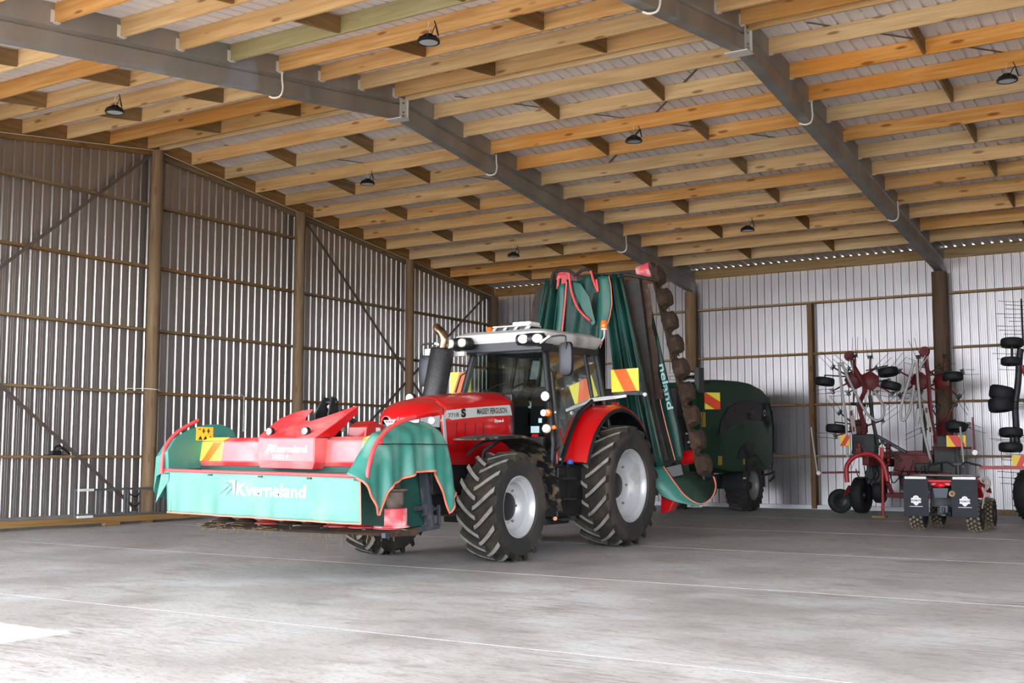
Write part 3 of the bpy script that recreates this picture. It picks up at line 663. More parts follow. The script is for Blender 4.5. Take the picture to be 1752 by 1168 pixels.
# exhaust
bm = NB(); tube(bm, [(9.68, -16.42, 1.5), (9.69, -16.40, 2.2), (9.83, -16.34, 3.05), (9.835, -16.34, 3.09)], [.16, .18, .185, .16], 28); ex = obj('exhaust_guard', bm, mat('perforated_black', '1B1B1E', 0.5, col2='4B4744', ns=60, nmin=.6, nmax=.65, stretch=(1, 1, 1)), T, smooth=60)
bm = NB(); pts = smoothpath([(9.83, -16.34, 3.05), (9.865, -16.34, 3.17), (9.86, -16.34, 3.25), (9.81, -16.34, 3.33), (9.75, -16.34, 3.38), (9.70, -16.34, 3.44)], 4); tube(bm, pts, [.074]*(len(pts)-6)+[.072, .07, .068, .065, .06, .055], 20); obj('exhaust_tip', bm, 'chrome', ex, smooth=60, label='bent scorched chrome tip')
bm = NB(); cbox(bm, (9.98, -16.15, 3.0), (.3, .08, .07)); box(bm, (9.55, -16.42, 2.98), (9.8, -16.3, 3.08)); obj('exhaust_bracket', bm, 'bracket', ex, smooth=0, bev=.005)
# cab frame
def cabx(z): return .65+(3.1-z)*.2 if z > 1.6 else .95
def fy(z): return -15.55-(3.1-z)*.17          # windscreen plane
fp = lambda sd, z: Vector((CX+sd*cabx(z), fy(z), z))
bp_ = lambda sd, z: Vector((CX+sd*cabx(z), -14.3+(3.1-z)*-.02, z))
cp = lambda sd, z: Vector((CX+sd*cabx(z)*.98, -13.88, z))
for sd in (1, -1):
    bm = NB(); tube(bm, [fp(sd, 1.3), fp(sd, 1.6), fp(sd, 2.3), fp(sd, 3.16)], .05, 10, flat=1.2); obj('front_pillar', bm, 'black', T, smooth=50)
    bm = NB(); tube(bm, [bp_(sd, 2.2), bp_(sd, 3.16)], .035, 8); obj('middle_pillar', bm, 'black', T, smooth=50)
    bm = NB(); tube(bm, [cp(sd, 1.6), cp(sd, 2.4), cp(sd, 3.16)], .05, 8); obj('rear_pillar', bm, 'black', T, smooth=50)
    # door edge following the mudguard
    dp = [(1.28, -16.0), (1.28, -15.62), (1.52, -15.47), (1.83, -15.17), (2.11, -14.83), (2.28, -14.4), (2.33, -14.3)]
    bm = NB(); tube(bm, [(CX+sd*(cabx(z)+.005), y, z) for z, y in dp], .035, 8); dr = obj('door_frame', bm, 'black', T, smooth=50)
    gl = [(z, y) for z, y in dp]+[(3.12, -14.33), (3.12, -15.52), (2.3, -15.66), (1.6, -15.78)]
    bm = NB(); v = [bm.verts.new((CX+sd*cabx(z), y, z)) for z, y in gl]; bm.faces.new(v); bmesh.ops.triangulate(bm, faces=bm.faces); obj('door_glass', bm, 'glass', T, smooth=0)
    bm = NB(); v = [bm.verts.new(p) for p in (bp_(sd, 2.34), bp_(sd, 3.12), cp(sd, 3.12), cp(sd, 2.34))]; bm.faces.new(v); obj('quarter_glass', bm, 'glass', T, smooth=0)
    bm = NB(); tube(bm, [fp(sd, 1.5)+Vector((sd*.05, -.0, 0)), fp(sd, 1.55)+Vector((sd*.14, -.05, .02)), fp(sd, 2.1)+Vector((sd*.14, -.05, 0)), fp(sd, 2.7)+Vector((sd*.12, -.04, 0)), fp(sd, 2.78)+Vector((sd*.03, 0, 0))], .014, 8); obj('grab_rail', bm, 'black', T, smooth=50)
bm = NB(); v = [bm.verts.new(p) for p in (fp(-1, 1.7), fp(1, 1.7), fp(1, 2.3), fp(1, 3.14), fp(-1, 3.14), fp(-1, 2.3))]; bm.faces.new(v); obj('windscreen', bm, 'glass', T, smooth=0)
bm = NB(); v = [bm.verts.new(p) for p in (cp(-1, 1.9), cp(1, 1.9), cp(1, 3.12), cp(-1, 3.12))]; bm.faces.new(v); obj('rear_window', bm, 'glass', T, smooth=0)
bm = NB(); box(bm, (CX-.9, -15.9, 1.18), (CX+.9, -13.9, 1.30)); box(bm, (CX-.6, -14.0, 1.3), (CX+.6, -13.85, 1.9)); box(bm, (CX-.8, -15.86, 1.3), (CX+.8, -15.80, 1.72)); obj('cab_floor', bm, 'chassis', T, smooth=0)
bm = NB(); cbox(bm, (11.5, -15.52, 1.33), (.012, .1, .05)); 
bm = textmesh('MF', .06, axes((11.545, -15.72, 1.36), (0, 1, 0), (0, 0, 1)), .001); obj('lettering', bm, 'ltr_white', T, smooth=0)
# seat, dash, wheel
bm = NB(); box(bm, (CX-.26, -14.95, 1.75), (CX+.26, -14.45, 1.90)); cbox(bm, (CX, -14.45, 2.2), (.5, .14, .72), (R(-8), 0, 0)); box(bm, (CX-.2, -14.9, 1.3), (CX+.2, -14.5, 1.75)); box(bm, (CX-.42, -14.9, 1.95), (CX-.32, -14.5, 2.03)); cbox(bm, (CX+.42, -14.8, 1.95), (.2, .55, .12)); obj('seat', bm, 'seat', T, smooth=30, bev=.04, seg=3)
bm = NB(); prism(bm, [(CX-.2, -15.7, 1.3), (CX-.2, -15.35, 1.3), (CX-.2, -15.28, 2.3), (CX-.2, -15.5, 2.45), (CX-.2, -15.75, 2.2)], (.4, 0, 0)); obj('dashboard', bm, 'seat', T, smooth=0, bev=.03)
bm = NB(); mt = axes((CX, -15.15, 2.48), (1, 0, 0), (0, .82, .57)); tube(bm, [mt @ Vector((.21*math.cos(a*.2618), .21*math.sin(a*.2618), 0)) for a in range(24)], .016, 8, closed=True)
for a in (R(90), R(210), R(330)): cyl(bm, mt @ Vector((0, 0, -.02)), mt @ Vector((.2*math.cos(a), .2*math.sin(a), 0)), .012, 6)
cyl(bm, mt @ Vector((0, 0, -.3)), mt @ Vector((0, 0, 0)), .03, 8); obj('steering_wheel', bm, 'black', T, smooth=50)
# roof
bm = NB(); rings = []
for z, g in ((3.13, -.03), (3.15, .0), (3.24, .05), (3.31, .04), (3.36, -.06), (3.385, -.22)):
    x0, x1, y0, y1 = CX-.80-g, CX+.80+g, -15.86-g, -14.02+g; r = .14; ring = []
    for (cx_, cy_, a0) in ((x1-r, y1-r, 0), (x0+r, y1-r, 90), (x0+r, y0+r, 180), (x1-r, y0+r, 270)):
        for k in range(5): a = R(a0+k*22.5); ring.append((cx_+r*math.cos(a), cy_+r*math.sin(a), z+(.03 if cy_ > -15 else 0)))
    rings.append(ring)
loft(bm, rings); obj('cab_roof', bm, 'roofgrey', T, smooth=50)
bm = NB(); box(bm, (CX-.78, -15.87, 3.02), (CX+.78, -15.5, 3.2)); box(bm, (CX-.74, -15.6, 3.08), (CX+.74, -14.0, 3.16)); obj('roof_lining', bm, 'blackm', T, smooth=0, bev=.02)
for sd in (1, -1):
    bm = NB(); pts = [(CX+sd*.86, -15.92, 3.19), (CX+sd*.44, -15.97, 3.18)]
    tube(bm, [Vector(pts[0])+Vector((0, .03, 0)), Vector(pts[0]), (CX+sd*.65, -15.96, 3.185), pts[1], Vector(pts[1])+Vector((-sd*.03, .03, 0))], [.04, .085, .095, .085, .03], 16); lp = obj('lamp_cluster', bm, 'black', T, smooth=60)
    for xo, yy in ((.80, -16.03), (.565, -16.055)):
        bm = NB(); lathe(bm, [(0, .012), (.05, .008), (.066, 0), (.07, -.02), (.07, -.05), (0, -.05)], (CX+sd*xo, yy, 3.185), (sd*.15, -1, -.05), 28)
        for v in bm.verts: v.co.x = CX+sd*xo+(v.co.x-CX-sd*xo)*1.25
        obj('work_lamp', bm, 'lampw', lp, smooth=50)
# raised hatch and front frame on the roof
bm = NB()
for x0, x1 in ((-.36, -.30), (-.16, -.10), (.04, .10), (.25, .33)):
    prism(bm, [(CX+x0, -15.60, 3.33), (CX+x1, -15.60, 3.33), (CX+x1+.05, -15.52, 3.45), (CX+x0+.05, -15.52, 3.45)], (0, .03, 0))
box(bm, (CX-.31, -15.56, 3.445), (CX+.38, -15.2, 3.47)); box(bm, (CX-.40, -15.63, 3.315), (CX+.38, -15.55, 3.345)); obj('roof_hatch', bm, 'roofgrey', T, smooth=0, bev=.006)
bm = NB(); box(bm, (CX+.02, -15.5, 3.47), (CX+.36, -15.2, 3.525)); obj('antenna_dome', bm, 'white', T, smooth=0, bev=.02, seg=3)
bm = NB(); box(bm, (CX-.26, -15.5, 3.35), (CX+.34, -15.2, 3.445)); obj('roof_vent', bm, 'black', T, smooth=0)
for (x, y, z, l) in ((11.42, -14.02, 3.52, 'amber beacon on the near rear roof corner'), (9.75, -14.9, 3.42, 'amber beacon on the far roof side')):
    bm = NB(); lathe(bm, [(0, .13), (.04, .125), (.058, .09), (.06, 0), (.05, -.02), (0, -.02)], (x, y, z), (0, 0, 1), 20); bc = obj('beacon', bm, 'amber', T, smooth=50, label=l)
    bm = NB(); tube(bm, smoothpath([(x, y, z-.02), (x, y, z-.14), (x-.04, y-.01, z-.2), (x-.12, y-.02, z-.22)], 4), .014, 8); lathe(bm, [(0, 0), (.055, 0), (.055, -.035), (0, -.035)], (x, y, z-.0), (0, 0, 1), 16); obj('beacon_stalk', bm, 'bracket', bc, smooth=50)
# mirrors
for sd, c in ((1, Vector((11.83, -16.0, 2.86))), (-1, Vector((9.25, -16.0, 2.78)))):
    bm = NB(); rings = []
    for t, s in ((-.045, .7), (-.03, .95), (.03, 1), (.045, .85)):
        ring = []
        for k in range(20):
            a = 2*math.pi*k/20; cx_ = abs(math.cos(a))**.5*math.copysign(1, math.cos(a)); sz = abs(math.sin(a))**.5*math.copysign(1, math.sin(a)); ring.append((c.x+cx_*.115*s, c.y+t, c.z+sz*.255*s))
        rings.append(ring)
    loft(bm, rings); mi = obj('mirror', bm, 'blackm', T, smooth=40)
    bm = NB(); tube(bm, smoothpath([(CX+sd*.75, -15.9, 3.08), (CX+sd*1.0, -16.05, 3.17), (CX+sd*1.13, -16.05, 3.2), (c.x+sd*.02, -16.06, 3.19), (c.x+sd*.03, -16.06, 3.1), (c.x+sd*.03, -16.03, 2.98)], 4), .014, 8); obj('mirror_arm', bm, 'black', mi, smooth=50)
    bm = NB(); bar(bm, (CX+sd*.83, -15.98, 3.12), (CX+sd*1.06, -16.08, 3.2), .03, .035); obj('mirror_bracket', bm, 'bracket', mi, smooth=0)
# lamps by the cab pillars
for sd in (1, -1):
    x = CX+sd*.98 if sd > 0 else 9.43; y = -16.08 if sd > 0 else -16.62
    bm = NB(); lathe(bm, [(0, .02), (.07, .02), (.082, .01), (.082, -.05), (0, -.06)], (x, y, 2.31), (0, -1, 0), 28); l = obj('round_lamp', bm, 'black', T, smooth=40)
    bm = NB(); lathe(bm, [(0, .026), (.068, .024), (.07, .01), (0, .01)], (x, y, 2.31), (0, -1, 0), 28); obj('lamp_lens', bm, 'ledw', l, smooth=40)
    bm = NB(); tube(bm, [(x+.02, y+.04, 2.31), (x+.02, y+.07, 2.2), (x+.0, y+.1, 2.0), (CX+sd*.9, -15.95, 1.75)], .012, 6); obj('lamp_stalk', bm, 'black', l, smooth=50)
    bm = NB(); lathe(bm, [(0, .03), (.05, .02), (.055, 0), (.055, -.03), (0, -.03)], (x+.03, y, 2.065), (0, -1, 0), 20); il = obj('indicator_lamp', bm, 'amber', T, smooth=40)
    bm = NB(); lathe(bm, [(0, .032), (.048, .022), (.05, 0), (0, 0)], (x-.03, y-.005, 2.065), (0, -1, 0), 20); obj('side_lamp', bm, 'ledw', il, smooth=40)
    bm = NB(); lathe(bm, [(0, .02), (.055, .012), (.065, 0), (.065, -.04), (0, -.05)], (x+.01, y-.02, 1.835), (0, -1, .1), 24); obj('oval_lamp', bm, 'lampw', T, smooth=40)
    bm = NB(); lathe(bm, [(0, .02), (.03, .015), (.035, -.02), (0, -.02)], (x+.12, y+.03, 1.85), (0, -1, 0), 14); obj('reflector', bm, 'amber', T, smooth=40)
# stickers on the glass near the pillar
for (z0, z1, x0, x1, m) in ((1.93, 2.0, .66, .72, 'sticker'), (1.78, 1.88, .54, .69, 'sticker'), (1.7, 1.76, .56, .68, 'redside')):
    bm = NB(); y = fy(z0)-.012; box(bm, (CX+x0, y-.002, z0), (CX+x1, y, z1)); obj('sticker', bm, m, T, smooth=0)
# windscreen wiper
bm = NB(); tube(bm, [(CX-.45, fy(2.45)-.03, 2.47), (CX-.1, fy(2.4)-.04, 2.40), (CX+.02, fy(2.38)-.02, 2.38)], .01, 6); tube(bm, smoothpath([(CX-.3, fy(2.45)-.03, 2.46), (CX-.15, fy(2.5)-.03, 2.53), (CX+.02, fy(2.5)-.03, 2.56)], 4), .007, 6); obj('wiper', bm, 'black', T, smooth=50)
# rear mudguards
for sd in (1, -1):
    cy, cz = -14.07, .96; n = 22; rings = []
    def rr(a): return 1.30
    bm = NB()
    for k in range(n+1):
        a = 163-118*k/n; ca, sa = math.cos(R(a)), math.sin(R(a)); Ro = 1.27; xi = .80; xo = 1.21
        p = lambda x, r: (CX+sd*x, cy+r*ca, cz+r*sa)
        rings.append([p(xi, Ro+.03), p(xo-.05, Ro+.02), p(xo, Ro-.03), p(xo-.01, Ro-.05), p(xo-.06, Ro-.01), p(xi, Ro)])
    loft(bm, rings); fd = obj('rear_mudguard', bm, 'red', T, smooth=50)
    bm = NB(); rings = []
    for k in range(n+1):
        a = 163-125*k/n; ca, sa = math.cos(R(a)), math.sin(R(a)); p = lambda x, r: (CX+sd*x, cy+r*ca, cz+r*sa)
        rings.append([p(.62, 1.24), p(1.2, 1.24), p(1.235, 1.19), p(1.22, 1.17), p(1.18, 1.215), p(.62, 1.215)])
    loft(bm, rings); obj('mudguard_edge', bm, 'black', fd, smooth=50, label='black rubber edge')
    bm = NB(); px(bm, [(-15.33, 1.36), (-15.3, 1.25), (-14.9, 1.1), (-14.6, 1.3), (-14.4, 1.9), (-14.2, 2.2), (-14.6, 2.15), (-15.0, 1.85)], CX+sd*.70, CX+sd*.76); obj('inner_guard', bm, 'chassis', T, smooth=0)
# front mudguards
for sd in (1, -1):
    bm = NB(); pts = [(-18.33, 1.66), (-17.9, 1.70), (-17.4, 1.73), (-17.1, 1.70), (-16.85, 1.62), (-16.66, 1.48), (-16.5, 1.28), (-16.4, 1.05), (-16.33, .85), (-16.3, .68)]
    rings = [[(CX+sd*.78, y, z), (CX+sd*1.36, y, z-.01), (CX+sd*1.385, y+.0, z-.05), (CX+sd*1.36, y+.005, z-.035), (CX+sd*.78, y+.005, z-.03)] for y, z in pts]
    rings[0] = [(CX+sd*.9, -18.33, 1.66), (CX+sd*1.2, -18.33, 1.655), (CX+sd*1.22, -18.33, 1.635), (CX+sd*1.2, -18.33, 1.64), (CX+sd*.9, -18.33, 1.64)]
    loft(bm, rings); obj('front_mudguard', bm, 'guard', T, smooth=50)
    bm = NB(); tube(bm, [(CX+sd*.6, -17.33, .9), (CX+sd*.7, -17.3, 1.5), (CX+sd*1.0, -17.3, 1.68)], .03, 8); tube(bm, smoothpath([(CX+sd*.9, -18.0, 1.45), (CX+sd*.95, -17.7, 1.62), (CX+sd*1.0, -17.3, 1.66)], 4), .02, 8); obj('mudguard_stay', bm, 'chassis', T, smooth=50)
# ================================================================ front mower, raised on the front linkage
M['mred'] = mat('mower_red', 'CC3238', 0.42, dirt='D98F8A', dmin=0.45, dmax=0.8, dscale=1.5)
M['mpink'] = mat('faded_overlit_red_panel', 'CC7076', 0.6, col2='C45A62', ns=3, nmin=.5, nmax=.75, dirt='D09A9A', dmin=0.5, dmax=0.75, dscale=2.5)  # faded dusty red, paled further to carry the overexposed front light
M['mtube'] = mat('mower_red_tube', 'D8474A', 0.35)
M['teal'] = mat('teal_pvc_sheet', '54857C', 0.5, dirt='7E968A', dmin=0.5, dmax=0.85, dscale=1.8)  # front-lit copy of the teal sheet
M['teals'] = mat('teal_sheet_shaded', '35796E', 0.42, dirt='7FA193', dmin=0.55, dmax=0.85, dscale=2.2)  # same teal sheet, darkened for the side in shade
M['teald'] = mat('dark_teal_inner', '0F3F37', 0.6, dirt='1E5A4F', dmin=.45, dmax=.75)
M['hem'] = mat('orange_hem', 'E07A62', 0.5)
M['rust'] = mat('rusty_cutterbar', '38271D', 0.85, col2='4E382A', ns=8, bump=.3)
M['ghost'] = mat('faded_white_print', '98C2BA', 0.5)
M['drumd'] = mat('dirty_drum', '55453C', 0.6, col2='6E6058', ns=6)
M['pinkdrum'] = mat('worn_red_drum', 'CF4A56', 0.45, dirt='E9BDBD', dmin=.45, dmax=.65, dscale=5)
M['grass'] = mat('dry_grass', '8A7148', 0.9)
M['dsteel'] = mat('dark_grey_steel', '3E434C', 0.45, .3, dirt='7A7069', dmin=.6, dmax=.8, dscale=4)
FM = thing('front_mower', 'teal and red disc mower hanging raised on the front of the tractor', 'mower', (10.58, -20.3, 0))
# end-to-end beam housing
bm = NB(); prof = [(-20.50, 1.36), (-20.47, 1.31), (-20.05, 1.31), (-20.02, 1.60), (-20.10, 1.66), (-20.36, 1.66), (-20.46, 1.62)]
px(bm, prof, 9.06, 11.98); bh = obj('beam_housing', bm, 'mred', FM, smooth=0, bev=.008)
for x0, x1 in ((9.46, 10.15), (11.25, 11.70)):
    bm = NB(); prism(bm, [(x0, -20.502, 1.375), (x1, -20.502, 1.375), (x1, -20.468, 1.60), (x0, -20.468, 1.60)], (0, -.003, .0004)); obj('front_panel', bm, 'mpink', bh, smooth=0, label='pale faded front panel, washed out by bright light')
for x0, x1, s in ((9.07, 9.46, 1), (11.70, 11.97, -1)):
    bm = NB(); prism(bm, [(x0, -20.503, 1.375), (x1, -20.503, 1.375), (x1, -20.467, 1.61), (x0, -20.467, 1.61)], (0, -.003, .0004)); prism(bm, [(x0, -20.466, 1.625), (x1, -20.466, 1.625), (x1, -20.37, 1.664), (x0, -20.37, 1.664)], (0, 0, .003)); hb = obj('hazard_sticker', bm, 'hy', bh, smooth=0)
    w = x1-x0; q = lambda u, v: (x0+u*w if s > 0 else x1-u*w, -20.5065+.036*v, 1.375+.235*v)
    bm = NB(); prism(bm, [q(.12, 0), q(.45, 0), q(.95, .98), q(.55, .98)], (0, -.002, 0)); obj('stripe', bm, 'ho', hb, smooth=0, label='orange stripe')
# centre cover with two horns
bm = NB()
F = [(10.26, 1.36), (10.30, 1.295), (11.13, 1.28), (11.16, 1.36), (11.16, 1.645), (10.26, 1.655)]
loft(bm, [[(x, -20.68, z) for x, z in F], [(x, -20.45, z) for x, z in F]])
cc = obj('centre_cover', bm, 'mred', FM, smooth=0, bev=.006)
bm = NB(); prism(bm, [(10.275, -20.682, 1.385), (11.145, -20.682, 1.375), (11.145, -20.682, 1.63), (10.275, -20.682, 1.64)], (0, -.003, 0)); obj('front_panel', bm, 'mpink', cc, smooth=0, label='pale faded front panel, washed out by bright light')
Hn = [(10.26, -20.68, 1.655), (10.23, -20.45, 1.79), (10.25, -20.3, 1.885), (10.31, -20.17, 1.95), (10.42, -20.11, 1.985), (10.60, -20.10, 2.0), (10.585, -20.2, 1.91), (10.62, -20.26, 1.86), (10.74, -20.29, 1.85), (10.9, -20.22, 1.90), (11.22, -20.02, 2.03), (11.235, -20.02, 2.02), (11.19, -20.35, 1.83), (11.16, -20.68, 1.645)]
bm = NB(); f = bm.faces.new([bm.verts.new(p) for p in Hn]); bmesh.ops.triangulate(bm, faces=[f]); obj('horned_top', bm, 'mred', cc, smooth=0, solid=.012, fix=False)
bm = NB(); prism(bm, [(10.26, -20.68, 1.645), (10.245, -20.3, 1.87), (10.3, -20.12, 1.955), (10.3, -20.06, 1.9), (10.26, -20.35, 1.66)], (.01, 0, 0)); obj('side_plate', bm, 'redside', cc, smooth=0)
for X0, s in ((11.16, 1),):
    bm = NB(); prism(bm, [(X0, -20.68, 1.645), (X0+s*.03, -20.35, 1.83), (X0+s*.07, -20.02, 2.03), (X0+s*.07, -19.99, 1.96), (X0+s*.03, -20.25, 1.75), (X0, -20.35, 1.66)], (-s*.01, 0, 0)); obj('side_plate', bm, 'redside', cc, smooth=0)
for X0 in (10.39, 10.96):
    bm = NB(); lathe(bm, [(0, .02), (.035, .02), (.05, .015), (.052, -.03), (.03, -.05), (0, -.05)], (X0, -20.62, 1.725), (0, -1, .1), 24); l = obj('front_lamp', bm, 'black', cc, smooth=40)
    bm = NB(); lathe(bm, [(0, .026), (.038, .024), (.042, .014), (0, .01)], (X0, -20.62, 1.725), (0, -1, .1), 24); obj('lamp_lens', bm, 'ledw', l, smooth=40)
    bm = NB(); cyl(bm, (X0, -20.58, 1.65), (X0, -20.58, 1.71), .01, 6); obj('lamp_stem', bm, 'black', l)
def mark(o, w, h, xd, yd, m, parent, nm='arrow_emblem'):
    """emblem of a bent arrow made of slanted strokes"""
    mt = axes(o, xd, yd); bm = NB()
    for pl in ([(.42, .82), (.62, 1.0), (1, 1.0), (1, .86), (.66, .84)], [(.84, .9), (1, .96), (1, .25), (.92, .08), (.86, .4)], [(.0, .06), (.3, .2), (.72, .68), (.66, .78), (.52, .74), (.3, .36)], [(.34, .0), (.5, .0), (.82, .52), (.8, .72), (.7, .62), (.48, .22)]):
        prism(bm, [mt @ Vector((a*w, b*h, 0)) for a, b in pl], mt.to_3x3() @ Vector((0, 0, .001)))
    return obj(nm, bm, m, parent, smooth=0)
mark((10.36, -20.686, 1.46), .13, .115, (1, 0, -.008), (0, 0, 1), 'ltr_white', cc)
bm = fittext('Kverneland', axes((10.50, -20.686, 1.478), (1, 0, -.008), (0, 0, 1)), .55, .085, .001, .035); obj('lettering', bm, 'ltr_white', cc, smooth=0, label='white lettering Kverneland')
bm = fittext('2832 F', axes((10.50, -20.686, 1.405), (1, 0, -.008), (0, 0, 1)), .26, .045, .001, .005); obj('lettering', bm, 'ltr_white', cc, smooth=0, label='small white lettering 2832 F')
# front curtain on its tube
bm = NB(); tube(bm, [(8.98, -21.0, 1.262), (12.14, -21.0, 1.215)], .022, 12); bt_ = obj('curtain_tube', bm, 'mtube', FM, smooth=50)
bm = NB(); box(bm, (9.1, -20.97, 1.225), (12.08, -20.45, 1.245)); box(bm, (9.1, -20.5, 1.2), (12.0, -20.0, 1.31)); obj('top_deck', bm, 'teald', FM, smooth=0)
def cur(u, v):
    x = 9.06+u*3.07+.05*v*(1 if u < .03 else 0); z = 1.245-.047*u-v*(.49+.005*u)
    w = .018*math.sin(u*23)*v+.012*math.sin(u*61+1.3)*v+.03*math.sin(u*math.pi)*v*v
    for uc in (.35, .47, .6, .74, .88): w += .012*math.exp(-((u-uc)/.045)**2)*max(0, math.sin((v-.55)*7)) if v > .55 else 0
    return Vector((x, -21.02-w, z))
bm = NB(); gridf(bm, cur, 90, 16); ct = obj('front_curtain', bm, 'teal', FM, smooth=60, solid=.004)
bm = NB(); tube(bm, [cur(i/60, 1)+Vector((0, -.002, 0)) for i in range(61)], .009, 6); obj('curtain_hem', bm, 'hem', ct, smooth=60, label='orange hem')
bm = NB(); tube(bm, [cur(1, i/10) for i in range(11)], .006, 6); obj('curtain_hem', bm, 'hem', ct, smooth=60, label='orange hem')
for x in (9.08, 9.83, 10.65, 11.4, 12.08):
    bm = NB(); cbox(bm, (x, -21.028, 1.225-.015*(x-9)), (.06, .02, .018)); obj('curtain_clip', bm, 'black', bt_, smooth=0)
def oncur(bm):
    for v in bm.verts:
        u = (v.co.x-9.06)/3.07; vv = (1.245-.047*u-v.co.z)/.495; v.co.y = cur(u, min(max(vv, 0), 1)).y-.004
    return bm
bm = fittext('Kverneland', axes((10.27, -21.05, .975), (1, 0, -.012), (0, 0, 1)), 1.08, .155, 0, .035); bmesh.ops.subdivide_edges(bm, edges=[e for e in bm.edges if e.calc_length() > .04], cuts=2); oncur(bm); obj('lettering', bm, 'ghost', ct, smooth=0, label='faded white lettering Kverneland')
m_ = mark((9.93, -21.05, .96), .33, .2, (1, 0, -.012), (0, 0, 1), 'ghost', ct)
for v in m_.data.vertices:
    wv = v.co+m_.matrix_world.translation+FM.location; u = (wv.x-9.06)/3.07; v.co.y = cur(u, .55).y-.005-FM.location.y
# side hoops and covers
RT = [(-20.99, 1.20), (-20.96, 1.34), (-20.87, 1.53), (-20.70, 1.69), (-20.44, 1.81), (-20.14, 1.885)]
bm = NB(); tube(bm, smoothpath([(12.2, y, z) for y, z in RT], 5), .024, 10); hp = obj('side_hoop', bm, 'mtube', FM, smooth=50)
for y, z in ((-20.76, 1.63), (-20.93, 1.40)):
    bm = NB(); cbox(bm, (12.18, y+.03, z-.03), (.02, .05, .08), (R(20), 0, 0)); obj('hoop_lug', bm, 'mtube', hp, smooth=0)
bm = NB(); tube(bm, smoothpath([(9.0, -21.04, 1.22), (9.0, -21.03, 1.43), (9.0, -20.97, 1.58), (9.0, -20.79, 1.74), (9.0, -20.48, 1.885)], 5), .024, 10); obj('side_hoop', bm, 'mtube', FM, smooth=50)
TOPR = [(-21.1, 1.25), (-21.0, 1.33), (-20.9, 1.46), (-20.8, 1.585), (-20.68, 1.675), (-20.36, 1.78), (-20.1, 1.825), (-19.75, 1.835), (-19.58, 1.80), (-19.5, 1.70), (-19.42, 1.45), (-19.26, 1.03)]
HEM = [(-21.1, 1.20), (-20.98, 1.02), (-20.76, .775), (-20.68, 1.06), (-20.6, 1.115), (-20.24, 1.22), (-20.1, 1.255), (-19.8, 1.265), (-19.72, 1.2), (-19.62, 1.0), (-19.51, .755), (-19.40, .88), (-19.26, 1.01)]
def cover(sd, X0):
    def f(u, v):
        y = -21.1+1.84*u; zt_ = lerp(TOPR, y); zb = lerp(HEM, y); z = zt_+(zb-zt_)*v
        out = .20*(1-math.exp(-((zt_-z)/.05)))+.03*v
        pl = (.030*math.sin(y*17)+.018*math.sin(y*31+1))*(v**.8)
        return Vector((X0+sd*(out+pl), y, z+.01*math.sin(y*20)*(1-v)))
    return f
f = cover(1, 12.0); bm = NB(); gridf(bm, f, 70, 26); sc = obj('side_cover', bm, 'teals', FM, smooth=60, solid=.004)
bm = NB(); tube(bm, [f(i/80, 1) for i in range(81)], .013, 6); obj('cover_hem', bm, 'hem', sc, smooth=60, label='orange hem')
bm = NB(); tube(bm, [(12.2, -20.8, 1.565), (12.245, -20.6, 1.57), (12.25, -20.0, 1.572), (12.245, -19.46, 1.57)], .006, 6); obj('cord', bm, 'black', sc, smooth=50, label='thin black cord')
# inside of the near cover
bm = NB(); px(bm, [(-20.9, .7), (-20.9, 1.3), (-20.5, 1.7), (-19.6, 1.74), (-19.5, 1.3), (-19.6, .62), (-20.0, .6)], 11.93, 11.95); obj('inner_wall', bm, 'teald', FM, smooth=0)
# far cover
LC = [(-21.0, 1.27), (-21.02, 1.5), (-20.9, 1.66), (-20.68, 1.77), (-20.42, 1.83), (-20.15, 1.84), (-19.97, 1.78), (-19.86, 1.66), (-19.8, 1.3)]
bm = NB(); n = len(LC)
a = [bm.verts.new((9.08, y, z)) for y, z in LC]; b = [bm.verts.new((8.88, y-.01, z-.08)) for y, z in LC]; c2 = [bm.verts.new((8.84, y, .92 if 1 < i < 7 else 1.0)) for i, (y, z) in enumerate(LC)]
for i in range(n-1): bm.faces.new((a[i], a[i+1], b[i+1], b[i])); bm.faces.new((b[i], b[i+1], c2[i+1], c2[i]))
bm.faces.new([bm.verts.new((9.08, y, z)) for y, z in LC]); lc = obj('side_cover', bm, 'teals', FM, smooth=0, solid=.004)
bm = NB(); v = [bm.verts.new(p) for p in ((8.98, -21.02, 1.25), (8.86, -21.0, .86), (9.12, -21.03, 1.14), (9.12, -21.03, 1.24))]; bm.faces.new(v); obj('corner_flap', bm, 'teal', lc, smooth=0, solid=.004)
bm = NB(); box(bm, (9.083, -20.58, 1.63), (9.09, -20.3, 1.80)); sg = obj('warning_sticker', bm, mat('sticker_yellow', 'E5B83A', .5), lc, smooth=0, label='yellow warning sticker')
bm = NB(); 
for k in range(3): prism(bm, [(9.0905, -20.55+.085*k, 1.64), (9.0905, -20.48+.085*k, 1.64), (9.0905, -20.515+.085*k, 1.69)], (.001, 0, 0))
for k in range(2): box(bm, (9.0905, -20.47+.08*k, 1.72), (9.0915, -20.455+.08*k, 1.78)); box(bm, (9.0905, -20.49+.08*k, 1.745), (9.0915, -20.435+.08*k, 1.755))
box(bm, (9.0905, -20.55, 1.765), (9.0915, -20.51, 1.775)); obj('warning_symbol', bm, 'ltr_black', sg, smooth=0, label='black warning symbols')
